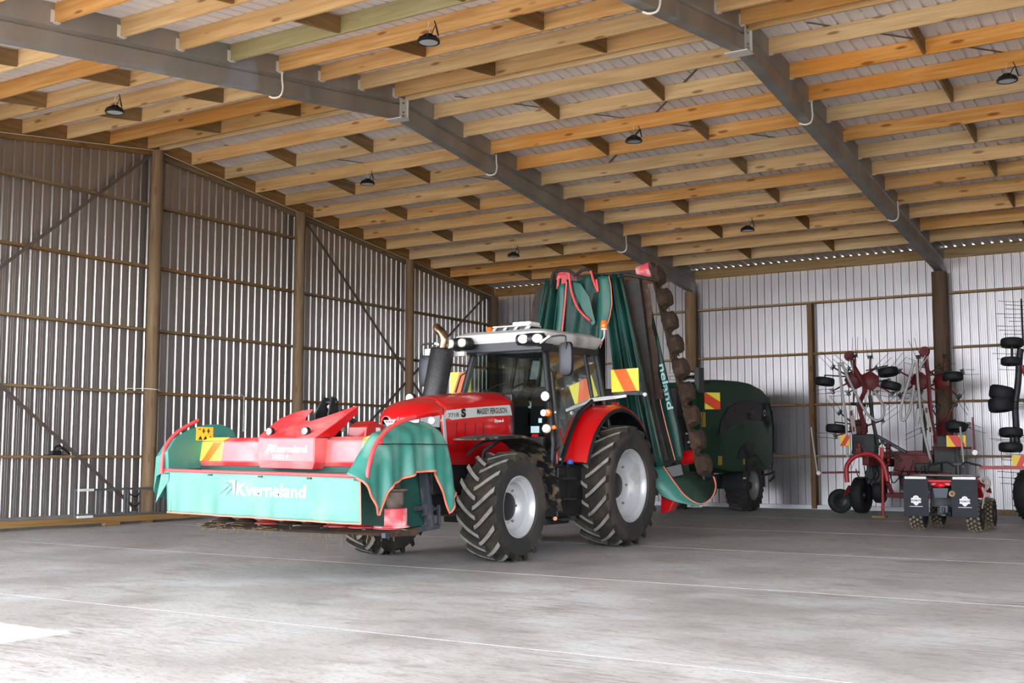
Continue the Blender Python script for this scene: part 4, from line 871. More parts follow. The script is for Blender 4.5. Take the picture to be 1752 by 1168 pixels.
# cutterbar with discs
bm = NB(); px(bm, [(-20.42, .56), (-20.36, .53), (-19.95, .52), (-19.9, .57), (-20.0, .6), (-20.3, .6)], 9.02, 12.1); cb = obj('cutterbar', bm, 'rust', FM, smooth=0, bev=.004)
for k in range(8):
    x = 9.26+k*.375; bm = NB(); lathe(bm, [(0, .06), (.08, .055), (.13, .03), (.19, .01), (.19, 0), (0, 0)], (x, -20.22, .605), (0, 0, 1), 24)
    for v in bm.verts: v.co.y = -20.22+(v.co.y+20.22)*.8
    d = obj('disc', bm, 'mred' if k in (2, 5, 6, 7) else 'rust', cb, smooth=50)
    for s in (1, -1):
        bm = NB(); a = k*.9; p = Vector((x+s*.17*math.cos(a), -20.22+s*.14*math.sin(a), .61)); bar(bm, p, p+Vector((s*.1*math.cos(a), s*.1*math.sin(a), -.01)), .04, .005); obj('knife', bm, 'bolt', d, smooth=0)
bm = NB(); lathe(bm, [(0, 0), (.2, 0), (.21, .01), (.21, .015), (.18, .03), (.178, .21), (.19, .22), (0, .22)], (11.82+.1, -20.2, .62), (0, 0, 1), 32); obj('drum', bm, 'pinkdrum', cb, smooth=40, label='worn red drum on the last disc')
bm = NB(); lathe(bm, [(.12, .22), (.13, .24), (.14, .26), (.14, .40), (.19, .42), (.19, .44), (.1, .45), (.05, .6)], (11.92, -20.2, .62), (0, 0, 1), 28); obj('drum_shaft', bm, 'drumd', cb, smooth=40, label='brown shaft tube over the drum')
# side frame and skid
bm = NB(); bar(bm, (12.05, -19.78, 1.25), (12.02, -19.6, .6), .05, .12, (1, 0, 0)); bar(bm, (12.0, -20.45, .545), (12.03, -19.45, .60), .06, .06); bar(bm, (12.02, -19.42, .6), (12.02, -19.42, .85), .03, .04, (1, 0, 0)); bar(bm, (12.02, -19.42, .83), (12.02, -19.75, .74), .03, .03); obj('side_frame', bm, 'dsteel', FM, smooth=0, bev=.004)
bm = NB(); cyl(bm, (11.99, -19.85, .82), (11.99, -19.5, .82), .03, 12); bar(bm, (11.6, -19.6, .7), (12.0, -19.6, .7), .05, .05); obj('skid_arm', bm, 'dsteel', FM, smooth=40)
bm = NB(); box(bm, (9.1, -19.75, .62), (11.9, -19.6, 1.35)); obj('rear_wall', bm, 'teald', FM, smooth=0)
# hanging straws
random.seed(5); bm = NB()
for k in range(60):
    x = random.uniform(9.1, 12.0); y = random.uniform(-20.4, -20.2); z = .54; l = random.uniform(.02, .09 if k > 8 else .2)
    bar(bm, (x, y, z), (x+random.uniform(-.03, .03), y+random.uniform(-.02, .02), z-l), .004, .003, (1, 0, 0))
for k in range(50):
    x = random.uniform(9.0, 10.6); y = -20.44; z = random.uniform(.54, .6); bar(bm, (x, y, z), (x+random.uniform(-.12, .12), y-.03, z+random.uniform(-.03, .02)), .006, .004)
o = obj('caught_straw', bm, 'grass', FM, smooth=0, label='dry straw caught on the cutterbar'); o['kind'] = 'stuff'
# headstock and linkage
bm = NB()
for s in (-1, 1):
    prism(bm, [(10.62+s*.1, -19.95, 1.6), (10.62+s*.1, -19.72, 1.6), (10.62+s*.05, -19.76, 2.15), (10.62+s*.05, -19.86, 2.17), (10.62+s*.1, -19.98, 1.95)], (s*.03, 0, 0))
cyl(bm, (10.5, -19.81, 2.1), (10.74, -19.81, 2.1), .025, 10); obj('headstock', bm, 'black', FM, smooth=40, bev=.01)
bm = NB(); cyl(bm, (10.62, -19.83, 2.06), (10.66, -19.6, 1.75), .03, 12); obj('top_link', bm, 'bracket', FM, smooth=40)
bm = NB(); bar(bm, (10.75, -19.75, 2.0), (10.95, -19.3, 1.6), .08, .05); bar(bm, (10.5, -19.8, 1.9), (10.45, -19.2, 1.4), .08, .05); bar(bm, (10.95, -19.7, 1.75), (11.1, -19.3, 1.5), .07, .04); obj('lift_arm', bm, 'black', FM, smooth=0, bev=.01)
bm = NB(); px(bm, [(-19.9, 1.55), (-19.85, 1.8), (-19.7, 1.86), (-19.5, 1.8), (-19.35, 1.66), (-19.3, 1.5)], 10.95, 11.25); box(bm, (11.0, -19.35, 1.4), (11.2, -19.1, 1.75)); gb = obj('gearbox', bm, 'redside', FM, smooth=0, bev=.02)
bm = NB(); box(bm, (11.252, -19.68, 1.7), (11.255, -19.6, 1.78)); obj('label_plate', bm, 'white', gb, smooth=0)
bm = NB(); cyl(bm, (11.3, -19.3, 1.4), (11.3, -19.3, 1.92), .018, 8); obj('stake', bm, 'mtube', FM, smooth=40)
bm = NB(); bar(bm, (11.2, -19.2, 1.60), (11.2, -18.6, 1.62), .25, .03); bar(bm, (CX, -19.6, 1.2), (CX, -18.4, .9), .5, .2); bar(bm, (CX-.4, -19.7, .95), (CX-.35, -18.3, .75), .08, .12); bar(bm, (CX+.4, -19.7, .95), (CX+.35, -18.3, .75), .08, .12); obj('linkage', bm, 'chassis', FM, smooth=0, bev=.01)
# ================================================================ folded rear mower combination
RM = thing('rear_mowers', 'shaded green butterfly mowers folded upright behind the tractor cab', 'mower', (10.75, -12.4, 0))
M['dgreen'] = mat('shaded_green_sheet', '0E342E', 0.45, spec=0.35, dirt='1A4F44', dmin=0.5, dmax=0.8, dscale=1.5)  # sheet colour darkened because the folded wings stand in shade
M['lteal'] = mat('shaded_teal_sheet', '1A564C', 0.45, dirt='2B6A5E', dmin=0.55, dmax=0.85, dscale=2)  # paler of the two sheet tones, darkened for shade as well
M['flapin'] = mat('shaded_flap_inside', '1F2B25', .6, col2='2C4438', ns=3)  # inner face darkened for the shade inside the curled flap
M['btext'] = mat('pale_blue_print', '9FC4C6', 0.5)
M['dbrown'] = mat('brown_frame_dark_interior', '1C1716', 0.7, col2='2E2420', ns=5)  # brown frame parts, and the painted shade of the wing interior
def sheet(pts, m, parent, nm, n1=1, **k):
    bm = NB(); f = bm.faces.new([bm.verts.new(p) for p in pts]); bmesh.ops.triangulate(bm, faces=[f]); return obj(nm, bm, m, parent, smooth=0, solid=.005, **k)
for sd in (1, -1):
    MX = lambda x: x if sd > 0 else 20.78-x
    top, bot = Vector((MX(11.33), -12.0, 4.9)), Vector((MX(12.22), -12.0, 1.15)); U = (top-bot).normalized(); Nn = Vector((U.z*sd, 0, -U.x*sd))
    Lg = (top-bot).length
    bm = NB(); bar(bm, bot, top, .05, .22, (0, 1, 0)); cb = obj('cutterbar', bm, 'rust', RM, smooth=0, bev=.01)
    for k in range(9):
        c = bot+U*(.12+.452*k*(Lg-.2)/3.82)+Nn*.03; bm = NB(); r = .215 if k < 8 else .21
        if k == 8: prof = [(0, 0), (.17, 0), (.19, .03), (.19, .10), (.15, .12), (0, .12)]
        else: prof = [(0, -.02), (r, -.02), (r, .02), (r*.82, .06), (r*.8, .15), (r*.5, .18), (0, .185)]
        lathe(bm, prof, c, Nn, 8); d = obj('disc', bm, 'rust', cb, smooth=30)
        bm = NB(); a = k*1.1; s_, u_ = U, Vector((0, 1, 0)); p = c+(s_*math.cos(a)+u_*math.sin(a))*.18; q = c+(s_*math.cos(a)+u_*math.sin(a))*.26; bar(bm, p, q, .045, .006, Nn)
        p = c-(s_*math.cos(a)+u_*math.sin(a))*.18; q = c-(s_*math.cos(a)+u_*math.sin(a))*.26; bar(bm, p, q, .045, .006, Nn); obj('knife', bm, 'bolt', d, smooth=0)
    bm = NB(); c = top-U*.13-Nn*.02; cyl(bm, c, c-Nn*.26, .15, 24); obj('drum', bm, 'pinkdrum', cb, smooth=40, label='worn red drum at the wing tip')
    bm = NB(); c = bot+U*.3-Nn*.02; cyl(bm, c, c-Nn*.25, .12, 20); obj('drum', bm, 'redside', cb, smooth=40, label='red drum at the wing foot')
    # canopy deck, arms
    bm = NB(); o1 = bot-Nn*.55; o2 = top-Nn*.55-U*.3; bar(bm, o1, o2, 1.5, .05, Nn) ; obj('canopy_deck', bm, 'dgreen', RM, smooth=0)
    bm = NB(); prism(bm, [(MX(x), -12.74, z) for x, z in ((11.15, 4.5), (11.44, 4.5), (11.65, 2.84), (11.70, 2.33), (11.80, 1.93), (11.95, 1.36), (11.88, 1.33))], (0, .1, 0)); obj('interior_shade', bm, 'dbrown', RM, smooth=0, bev=.01)  # dark sheet standing in for the shaded interior of the wing
    bm = NB(); bar(bm, Vector((MX(11.13), -12.80, 4.52)), Vector((MX(11.86), -12.80, 1.3)), .05, .07, (0, 1, 0)); obj('frame_edge', bm, 'rust', RM, smooth=0)
    # scalloped rusty skirt
    bm = NB()
    def sc(u, v): 
        z = 4.5-2.1*u; x = 11.43+(4.5-z)*.125; w = .08+.05*abs(math.sin(u*math.pi*2.5)); return Vector((MX(x+w*v), -12.62, z))
    gridf(bm, sc, 60, 2); obj('rusty_skirt', bm, 'rust', RM, smooth=0, solid=.01)
    # front curtain with folds
    bm = NB()
    def fc(u, v):
        z = 4.6-3.35*v; xl = 10.80+(4.6-z)*.12; xr = 11.16+(4.6-z)*.225; x = xl+(xr-xl)*u
        return Vector((MX(x), -12.84-.07*math.sin(u*14+v*1.5)-.04*math.sin(u*31), z))
    gridf(bm, fc, 40, 16); obj('front_curtain', bm, 'dgreen', RM, smooth=60, solid=.005)
    # lettered outer curtain
    OL = [(3.5, 11.62), (3.04, 11.64), (2.84, 11.66), (2.33, 11.71), (1.93, 11.81), (1.35, 11.97)]; OR_ = [(3.5, 11.68), (3.04, 11.78), (2.33, 11.93), (1.93, 12.03), (1.37, 12.11)]
    bm = NB()
    def oc(u, v): z = 3.5-2.14*v; a = lerp(OL, z); b = lerp(OR_, z); return Vector((MX(a+(b-a)*u), -12.5-.03*math.sin(u*3.1), z))
    gridf(bm, oc, 8, 24); oo = obj('outer_curtain', bm, 'dgreen', RM, smooth=60, solid=.005)
    bm = NB(); tube(bm, [oc(0, i/24) for i in range(25)], .012, 6); obj('curtain_hem', bm, 'hem', oo, smooth=50, label='orange hem')
    if sd > 0:
        bm = fittext('neland', axes((11.70, -12.545, 3.0), (.2, 0, -1), (1, 0, .2)), .80, .115, 0, .02); obj('lettering', bm, 'btext', oo, smooth=0, label='pale lettering neland running downwards')
    # curled flap at the foot
    HM = [(11.73, -12.6, 1.35), (11.86, -12.55, 1.13), (12.0, -12.5, .92), (12.12, -12.45, .76), (12.3, -12.4, .635), (12.44, -12.35, .635), (12.56, -12.3, .75), (12.6, -12.25, .92), (12.54, -12.2, 1.08)]
    OU = [(11.64, -12.8, 1.33), (11.61, -12.85, 1.1), (11.68, -12.85, .92), (11.86, -12.75, .74), (12.1, -12.6, .64), (12.4, -12.4, .60), (12.56, -12.32, .73), (12.61, -12.27, .91), (12.55, -12.2, 1.08)]
    IN = [(11.8, -12.2, 1.32), (11.95, -12.1, 1.2), (12.1, -12.0, 1.12), (12.2, -11.9, 1.08), (12.3, -11.85, 1.06), (12.38, -11.85, 1.05), (12.45, -11.9, 1.05), (12.5, -12.0, 1.06), (12.53, -12.1, 1.08)]
    H = smoothpath(HM, 3); O_ = smoothpath(OU, 3); I_ = smoothpath(IN, 3)
    bm = NB()
    v = [[bm.verts.new((MX(p[0]), p[1], p[2])) for p in L_] for L_ in (O_, H)]
    mid = [Vector(h)*.5+Vector(i)*.5+Vector((.02, -.02, -.13)) for h, i in zip(H, I_)]
    vm = [bm.verts.new((MX(p.x), p.y, p.z)) for p in mid]; vi = [bm.verts.new((MX(p[0]), p[1], p[2])) for p in I_]
    for mi_, (a, b) in enumerate(((v[0], v[1]), (v[1], vm), (vm, vi))):
        for i in range(len(a)-1): bm.faces.new((a[i], a[i+1], b[i+1], b[i])).material_index = min(mi_, 1)
    fl = obj('end_flap', bm, ['teals', 'flapin'], RM, smooth=60, solid=.006)
    bm = NB(); tube(bm, [(MX(p[0]), p[1]-.005, p[2]) for p in H], .013, 6); obj('flap_hem', bm, 'hem', fl, smooth=50, label='orange hem')
    bm = NB(); pts = [(MX(11.75), -12.6, .95), (MX(11.97), -12.6, .82), (MX(12.0), -12.6, .7), (MX(11.9), -12.6, .5), (MX(11.72), -12.6, .44)]; prism(bm, pts, (0, .25, 0)); obj('swath_guard', bm, 'redside', RM, smooth=0, bev=.02)
    bm = NB(); bar(bm, Vector((MX(11.0), -12.9, .95)), Vector((MX(12.0), -12.3, 1.2)), .18, .2); cyl(bm, Vector((MX(10.9), -12.9, 1.5)), Vector((MX(11.8), -12.5, 2.6)), .05, 12); obj('lift_arm', bm, 'black', RM, smooth=40, bev=.01)
# upper light sheets and red hoops seen above the cab
bm = NB()
def la(u, v): z = 4.55-1.25*v; xl = 10.76; xr = lerp([(3.3, 10.8), (3.56, 10.9), (3.86, 11.0), (4.07, 11.04), (4.4, 11.02), (4.55, 10.98)], z); return Vector((xl+(xr-xl)*u, -13.0-.05*math.sin(u*math.pi), z))
gridf(bm, la, 8, 20); a_ = obj('corner_sheet', bm, 'lteal', RM, smooth=60, solid=.005)
bm = NB(); tube(bm, [la(1, i/20) for i in range(21)], .01, 6); obj('sheet_hem', bm, 'hem', a_, smooth=50, label='orange hem')
bm = NB()
def lb(u, v): z = 4.5-1.3*v; return Vector((9.95+.02*math.sin(v*5)+u*.16-.08*v, -13.0-.04*math.sin(u*3.1), z-.06*(1-u)*(1-v)))
gridf(bm, lb, 6, 14); obj('corner_sheet', bm, 'lteal', RM, smooth=60, solid=.005)
bm = NB()
def lc_(u, v): z = 4.58-1.5*v; return Vector((10.10+u*.68-.05*v, -12.93-.05*math.sin(u*12+v*4)*(1-v*.5), z-.05*math.sin(u*6)))
gridf(bm, lc_, 24, 14); obj('top_sheet', bm, 'dgreen', RM, smooth=60, solid=.005)
bm = NB(); f = [(10.28, -13.02, 4.5), (10.45, -13.05, 4.45), (10.62, -13.05, 4.2), (10.72, -13.02, 3.75), (10.66, -13.02, 3.7), (10.45, -13.04, 4.05), (10.32, -13.03, 4.3)]; sheet(f, 'lteal', RM, 'fold')
for pts, r in ((([10.22, 4.64], [10.27, 4.32], [10.41, 4.0], [10.64, 3.78]), .022), (([10.17, 4.5], [10.12, 4.0], [10.05, 3.45]), .018), (([10.66, 4.66], [10.72, 4.46], [10.80, 4.28]), .022), (([10.77, 4.5], [10.80, 4.3]), .02)):
    bm = NB(); tube(bm, smoothpath([(x, -13.06, z) for x, z in pts], 5), r, 8); obj('hoop_tube', bm, 'mtube', RM, smooth=50)
bm = NB(); tube(bm, smoothpath([(9.75, -12.9, 4.5), (9.85, -12.95, 4.72), (10.15, -12.98, 4.72), (10.3, -12.98, 4.64), (10.45, -12.98, 4.7), (10.62, -12.98, 4.68), (10.7, -12.98, 4.5)], 4), .03, 8); tube(bm, [(10.9, -12.8, 4.55), (11.25, -12.8, 4.58), (11.6, -12.5, 4.5)], .035, 8); obj('top_rail', bm, 'dbrown', RM, smooth=50)
bm = NB(); prism(bm, [(9.86, -12.9, 4.42), (9.88, -12.9, 4.58), (9.98, -12.9, 4.66), (10.12, -12.9, 4.62), (10.1, -12.9, 4.5)], (0, .05, 0)); obj('end_plate', bm, 'redside', RM, smooth=0)  # darker red used because the plate sits in shade
# carrying tower behind the cab
bm = NB(); box(bm, (10.25, -13.2, .7), (10.85, -12.9, 2.6)); box(bm, (9.9, -13.1, 1.0), (11.2, -12.6, 1.35)); box(bm, (10.4, -12.9, 2.2), (10.7, -12.6, 4.3)); obj('headstock', bm, 'dbrown', RM, smooth=0, bev=.02)
bm = NB(); bar(bm, (10.55-.35, -13.6, .75), (10.55-.35, -13.0, .95), .08, .1); bar(bm, (10.55+.35, -13.6, .75), (10.55+.35, -13.0, .95), .08, .1); bar(bm, (10.55, -13.7, 1.3), (10.55, -13.1, 1.6), .06, .06); obj('link_arm', bm, 'chassis', RM, smooth=0)
hb = hazard((11.68, -13.8, 2.665), .50, .37, (1, 0, .03), (0, 0, 1), RM, cols=('hy', 'ho'))
bm = NB(); bar(bm, (11.45, -13.77, 2.46), (12.0, -13.77, 2.44), .02, .05); bar(bm, (11.95, -13.77, 2.45), (11.6, -12.9, 2.2), .03, .04); box(bm, (11.9, -13.78, 2.42), (11.95, -13.7, 2.62)); obj('board_bracket', bm, 'dsteel', hb, smooth=0)
bm = NB(); bmesh.ops.create_uvsphere(bm, u_segments=16, v_segments=10, radius=.035, matrix=Matrix.Translation((12.04, -13.8, 2.42))); obj('marker_ball', bm, 'white', hb, smooth=60)
hazard((9.24, -15.0, 2.62), .42, .40, (1, 0, 0), (0, 0, 1), T, mirror=True)
bm = NB(); bar(bm, (9.25, -14.97, 2.5), (9.4, -14.2, 2.2), .03, .04); obj('board_bracket', bm, 'dsteel', T, smooth=0)
bm = NB(); prism(bm, [(11.28, -14.35, 2.35), (11.6, -14.35, 2.38), (11.95, -14.3, 2.40), (11.95, -14.3, 2.36), (11.7, -14.35, 2.33), (11.35, -14.35, 2.30)], (0, .03, 0)); obj('mudguard_rail', bm, 'bracket', T, smooth=0)
for z, m in ((2.24, 'redside'), (2.17, 'mred')):
    bm = NB(); box(bm, (11.5, -13.92, z), (11.6, -13.85, z+.06)); obj('tail_lamp', bm, m, T, smooth=0)
# ================================================================ round baler
M['bgreen'] = mat('baler_green', '123A22', 0.5, spec=0.15, dirt='22332A', dmin=.55, dmax=.85, dscale=1.2)
M['bgrey'] = mat('baler_smoke_panel', '2A2528', 0.5, spec=0.15, dirt='332E30', dmin=.5, dmax=.8, dscale=1.5)
M['bdark'] = mat('baler_dark_steel', '23262A', 0.5, dirt='4A4644', dmin=.55, dmax=.8, dscale=2)
BX = 9.4
BA = thing('round_baler', 'dark green round baler parked between the rear mowers and the back wall', 'baler', (8.2, -2.9, 0))
OUT = [(-5.55, 3.12), (-5.3, 3.17), (-4.7, 3.24), (-3.9, 3.3), (-2.8, 3.33), (-2.0, 3.31), (-1.2, 3.2), (-.65, 3.0), (-.42, 2.7), (-.36, 2.1), (-.38, 1.45), (-.55, 1.08), (-1.2, 1.0), (-2.6, .98), (-3.6, 1.0), (-4.6, 1.08), (-5.3, 1.3), (-5.68, 1.6), (-5.75, 2.3)]
def out_s(s): return [(-3.1+(y+3.1)*s, 2.05+(z-2.05)*s) for y, z in OUT]
bm = NB(); loft(bm, [[(x, y, z) for y, z in out_s(s)] for x, s in ((7.05, .9), (7.1, .97), (7.2, 1), (9.15, 1), (9.32, .985), (9.385, .955), (9.40, .9))]); body = obj('body', bm, 'bgreen', BA, smooth=40)
PN = [(-4.38, 1.91), (-4.2, 2.27), (-3.71, 2.6), (-3.05, 2.79), (-1.9, 2.87), (-.95, 2.8), (-.75, 2.55), (-.74, 2.36), (-.9, 2.32), (-2.34, 2.36), (-3.54, 2.17), (-4.1, 1.95)]
bm = NB(); prism(bm, [(9.395, y, z) for y, z in PN], (.025, 0, 0)); pn = obj('side_panel', bm, 'bgrey', body, smooth=0, bev=.01, label='smoky grey side panel')
PN2 = [(-3.2, 1.35), (-2.9, 1.65), (-2.4, 1.78), (-2.0, 1.75), (-2.0, 1.35)]
bm = NB(); prism(bm, [(9.395, y, z) for y, z in PN2], (.02, 0, 0)); obj('side_panel', bm, 'bgrey', body, smooth=0, bev=.01, label='smoky grey side panel')
bm = textmesh('McHale', .17, axes((9.423, -2.4, 2.5), (0, 1, 0), (0, 0, 1)), .001, .003); obj('lettering', bm, 'bdark', pn, smooth=0, label='dim dark lettering')
bm = NB(); lathe(bm, [(.06, 0), (.09, 0), (.09, .004), (.06, .004)], (9.422, -1.2, 2.55), (1, 0, 0), 20, close=True); obj('round_emblem', bm, 'btext', pn, smooth=0)
for ya, yb, za, zb in ((-4.4, -4.15, 1.2, 1.42), (-5.4, -5.12, 2.1, 2.45), (-2.75, -2.65, 1.2, 1.42)):
    bm = NB(); box(bm, (9.402, ya, za), (9.408, yb, zb)); obj('yellow_sticker', bm, mat('dull_yellow', 'B0912C', .5), body, smooth=0)
bm = NB(); px(bm, [(-5.55, 1.35), (-5.2, 3.0), (-5.15, 3.0), (-5.5, 1.35)], 9.38, 9.41); px(bm, [(-.62, 2.6), (-.46, 2.2), (-.44, 1.5), (-.41, 1.5), (-.42, 2.22), (-.58, 2.64)], 9.3, 9.42); obj('panel_seam', bm, 'bdark', body, smooth=0)
hb = NB(); hz = axes((9.50, -5.05, 2.72), (.72, .69, 0), (0, 0, 1)); box(hb, (-.25, -.2, -.01), (.25, .2, 0), hz); hbo = obj('hazard_board', hb, 'hy', BA, smooth=0, bev=.003)
hb = NB(); prism(hb, [hz @ Vector(q) for q in ((-.25, .2, .001), (-.12, .2, .001), (.25, -.02, .001), (.25, -.2, .001), (.12, -.2, .001), (-.25, .02, .001))], (.002, 0, 0)); obj('stripe', hb, mat('baler_red_orange', 'F04A22', .45), hbo, smooth=0, label='orange diagonal stripe')
# front end: chamber, net rolls, frame
bm = NB(); box(bm, (7.2, -6.3, 1.0), (9.2, -5.6, 2.6)); box(bm, (7.1, -6.5, 2.3), (9.3, -5.5, 3.0)); obj('front_housing', bm, 'bgrey', BA, smooth=0, bev=.04)
for z, yy in ((3.36, -5.3), (3.19, -5.45)):
    bm = NB(); cyl(bm, (7.2, yy, z), (9.4, yy, z), .04, 14); obj('film_roll_bar', bm, 'flash', BA, smooth=40)
bm = NB(); box(bm, (9.3, -5.5, 2.9), (9.42, -5.2, 3.5)); obj('bar_mount', bm, 'bdark', BA, smooth=0, bev=.01)
bm = NB(); box(bm, (7.6, -6.3, .8), (8.6, -5.7, 1.1)); box(bm, (8.6, -5.9, 1.4), (9.25, -5.7, 1.9)); obj('front_frame', bm, 'bdark', BA, smooth=0, bev=.01)
for k in range(6):
    bm = NB(); box(bm, (9.0, -5.83, 1.42+.1*k), (9.42, -5.78, 1.46+.1*k)); obj('roller_plate', bm, 'flash' if k % 2 else 'bdark', BA, smooth=0)
bm = NB(); bar(bm, (8.2, -9.2, .75), (8.2, -5.6, .9), .16, .2); bar(bm, (8.2, -9.2, .75), (7.7, -5.8, .95), .1, .14); bar(bm, (8.2, -9.2, .75), (8.7, -5.8, .95), .1, .14); obj('drawbar', bm, 'bdark', BA, smooth=0, bev=.01)
bm = NB(); cyl(bm, (8.55, -8.6, .0), (8.55, -8.6, .9), .04, 10); box(bm, (8.45, -8.7, 0), (8.65, -8.5, .02)); obj('parking_jack', bm, 'bdark', BA, smooth=40)
bm = NB()
for pts in (([9.05, -5.6, 3.2], [9.05, -5.3, 3.42], [9.02, -4.9, 3.42], [9.0, -4.8, 3.15]), ([9.05, -5.6, 3.22], [9.1, -5.0, 3.22], [9.0, -4.2, 3.15]), ([9.0, -5.7, 3.2], [9.1, -5.2, 3.3], [9.1, -4.7, 3.2], [9.05, -4.3, 3.1]), ([8.9, -5.0, 3.1], [8.9, -5.0, 3.4], [8.8, -5.4, 3.4])):
    tube(bm, smoothpath(pts, 5), .022, 8)
obj('hoses', bm, 'black', BA, smooth=50)
bm = NB(); lathe(bm, [(0, .1), (.1, .09), (.16, .04), (.17, 0), (0, 0)], (9.0, -3.9, 3.12), (0, 0, 1), 20); box(bm, (8.7, -3.9, 3.12), (9.2, -3.3, 3.17)); obj('top_cap', bm, 'black', BA, smooth=40)
bm = NB(); box(bm, (8.3, -4.3, .62), (9.0, -3.7, 1.05)); box(bm, (8.2, -4.1, .35), (8.8, -3.9, .62)); cyl(bm, (8.6, -4.0, .55), (9.05, -4.0, .55), .14, 20); obj('pickup_drive', bm, 'dsteel', BA, smooth=30, bev=.01)
bm = NB(); cyl(bm, (6.9, -1.98, .63), (9.3, -1.98, .63), .07, 12); box(bm, (7.4, -3.5, .7), (7.6, -1.2, .95)); box(bm, (8.6, -3.5, .7), (8.8, -1.2, .95)); obj('axle', bm, 'bdark', BA, smooth=30)
for sd, xc in ((1, 9.12), (-1, 7.3)):
    c = (xc, -1.98, .67); ag_tyre(c, .67, .38, .6, 22, BA, sd, 'tyre', lugm='rubber', lh=.03, treadm='rubber', ang=.25); rim(c, .375, .6, sd, BA, .12, .08, name='rim', bolts=6, rm=mat('baler_rim', '8A8886', .45, .3))
    bm = NB(); loft(bm, [[(xc+s, -1.98+.74*math.cos(R(a)), .63+.74*math.sin(R(a))), (xc+s, -1.98+.70*math.cos(R(a)), .63+.70*math.sin(R(a)))] for s in (0,) for a in ()] or [[(xc-.3, -1.98+.79*math.cos(R(a)), .67+.79*math.sin(R(a))), (xc+.28, -1.98+.79*math.cos(R(a)), .67+.79*math.sin(R(a))), (xc+.28, -1.98+.76*math.cos(R(a)), .67+.76*math.sin(R(a))), (xc-.3, -1.98+.76*math.cos(R(a)), .67+.76*math.sin(R(a)))] for a in range(-5, 186, 10)]); mg = obj('mudguard', bm, 'bdark', BA, smooth=40)
bm = NB(); box(bm, (9.40, -2.78, .84), (9.42, -2.62, .88)); obj('reflector', bm, 'white', BA, smooth=0)
bm = NB(); tube(bm, [(9.2, -.8, .9), (9.3, -.45, .95), (9.3, -.25, 1.0), (9.3, -.25, .85), (9.3, -.6, .75)], .03, 8); tube(bm, [(9.3, -.4, .95), (9.36, -.38, 2.2)], .012, 6); obj('tailgate_frame', bm, 'bdark', BA, smooth=40)
# number plate
bm = NB(); box(bm, (11.82, -11.7, .53), (12.1, -11.69, .62)); pl = obj('number_plate', bm, 'white', RM, smooth=0)
bm = fittext('SWK', axes((11.9, -11.702, .54), (1, 0, 0), (0, 0, 1)), .16, .065, 0, .02); obj('lettering', bm, 'ltr_black', pl, smooth=0)
# ================================================================ folded tedder by the back wall
M['tred'] = mat('tedder_red', '64161A', 0.55, dirt='38201E', dmin=.5, dmax=.8, dscale=3)
M['tredb'] = mat('tedder_bright_red', 'A8242A', 0.4)
M['tgrey'] = mat('grey_pvc_pole', 'A8A5A3', 0.45)
M['tsteel'] = mat('pale_link_steel', '9A948E', 0.5, .2)
M['tblack'] = mat('dark_machine_steel', '1D1E24', 0.5, dirt='3A3634', dmin=.5, dmax=.8, dscale=3)
M['tine'] = mat('dark_green_tine', '17392F', 0.45, .2)
M['smt'] = mat('small_tyre', '17181C', 0.7)
def small_wheel(c, axis, r, w, parent, nm='gauge_wheel', rimm='tblack', tread=False):
    bm = NB(); h = w/2; lathe(bm, [(r*.5, -h*.7), (r*.6, -h*.95), (r*.85, -h), (r*.97, -h*.75), (r, -h*.3), (r, h*.3), (r*.97, h*.75), (r*.85, h), (r*.6, h*.95), (r*.5, h*.7)], c, axis, 36)
    if tread:
        ax = Vector(axis).normalized(); s, u = frame(ax)
        for k in range(22):
            for sd in (-1, 1):
                a = 2*math.pi*(k+.25*sd)/22; d = s*math.cos(a)+u*math.sin(a); t = ax.cross(d); p = Vector(c)+d*(r-.005)+ax*sd*h*.08; q = Vector(c)+d*(r-.012)+ax*sd*h*.85+t*.05; bar(bm, p, q, .028, .035, d)
    o = obj(nm, bm, 'smt', parent, smooth=50)
    bm = NB(); lathe(bm, [(0, -h*.5), (r*.48, -h*.55), (r*.53, -h*.7), (r*.53, h*.7), (r*.48, h*.55), (r*.2, h*.4), (r*.15, h*.8), (0, h*.8)], c, axis, 28); obj('wheel_rim', bm, rimm, o, smooth=50)
    return o
def tine_pair(p, d, ax, l, parent):
    """coil with two long spring fingers"""
    p = Vector(p); d = Vector(d).normalized(); ax = Vector(ax).normalized(); bm = NB()
    s = d.cross(ax).normalized(); pts = []
    for k in range(33):
        a = k*.7; pts.append(p+ax*(k/32-.5)*.14+(d*math.cos(a)+s*math.sin(a))*.042)
    tube(bm, pts, .011, 5)
    for e in (-1, 1):
        q = p+ax*e*.06; tube(bm, [q, q+d*l*.5, q+d*l+s*.04*e+s*.05], .006, 5)
    return obj('spring_tine', bm, 'tine', parent, smooth=60)
TD = thing('hay_tedder', 'red hay tedder with upright folded rotors and looping grey hoses by back wall', 'hay tedder', (12.8, -2.0, 0))
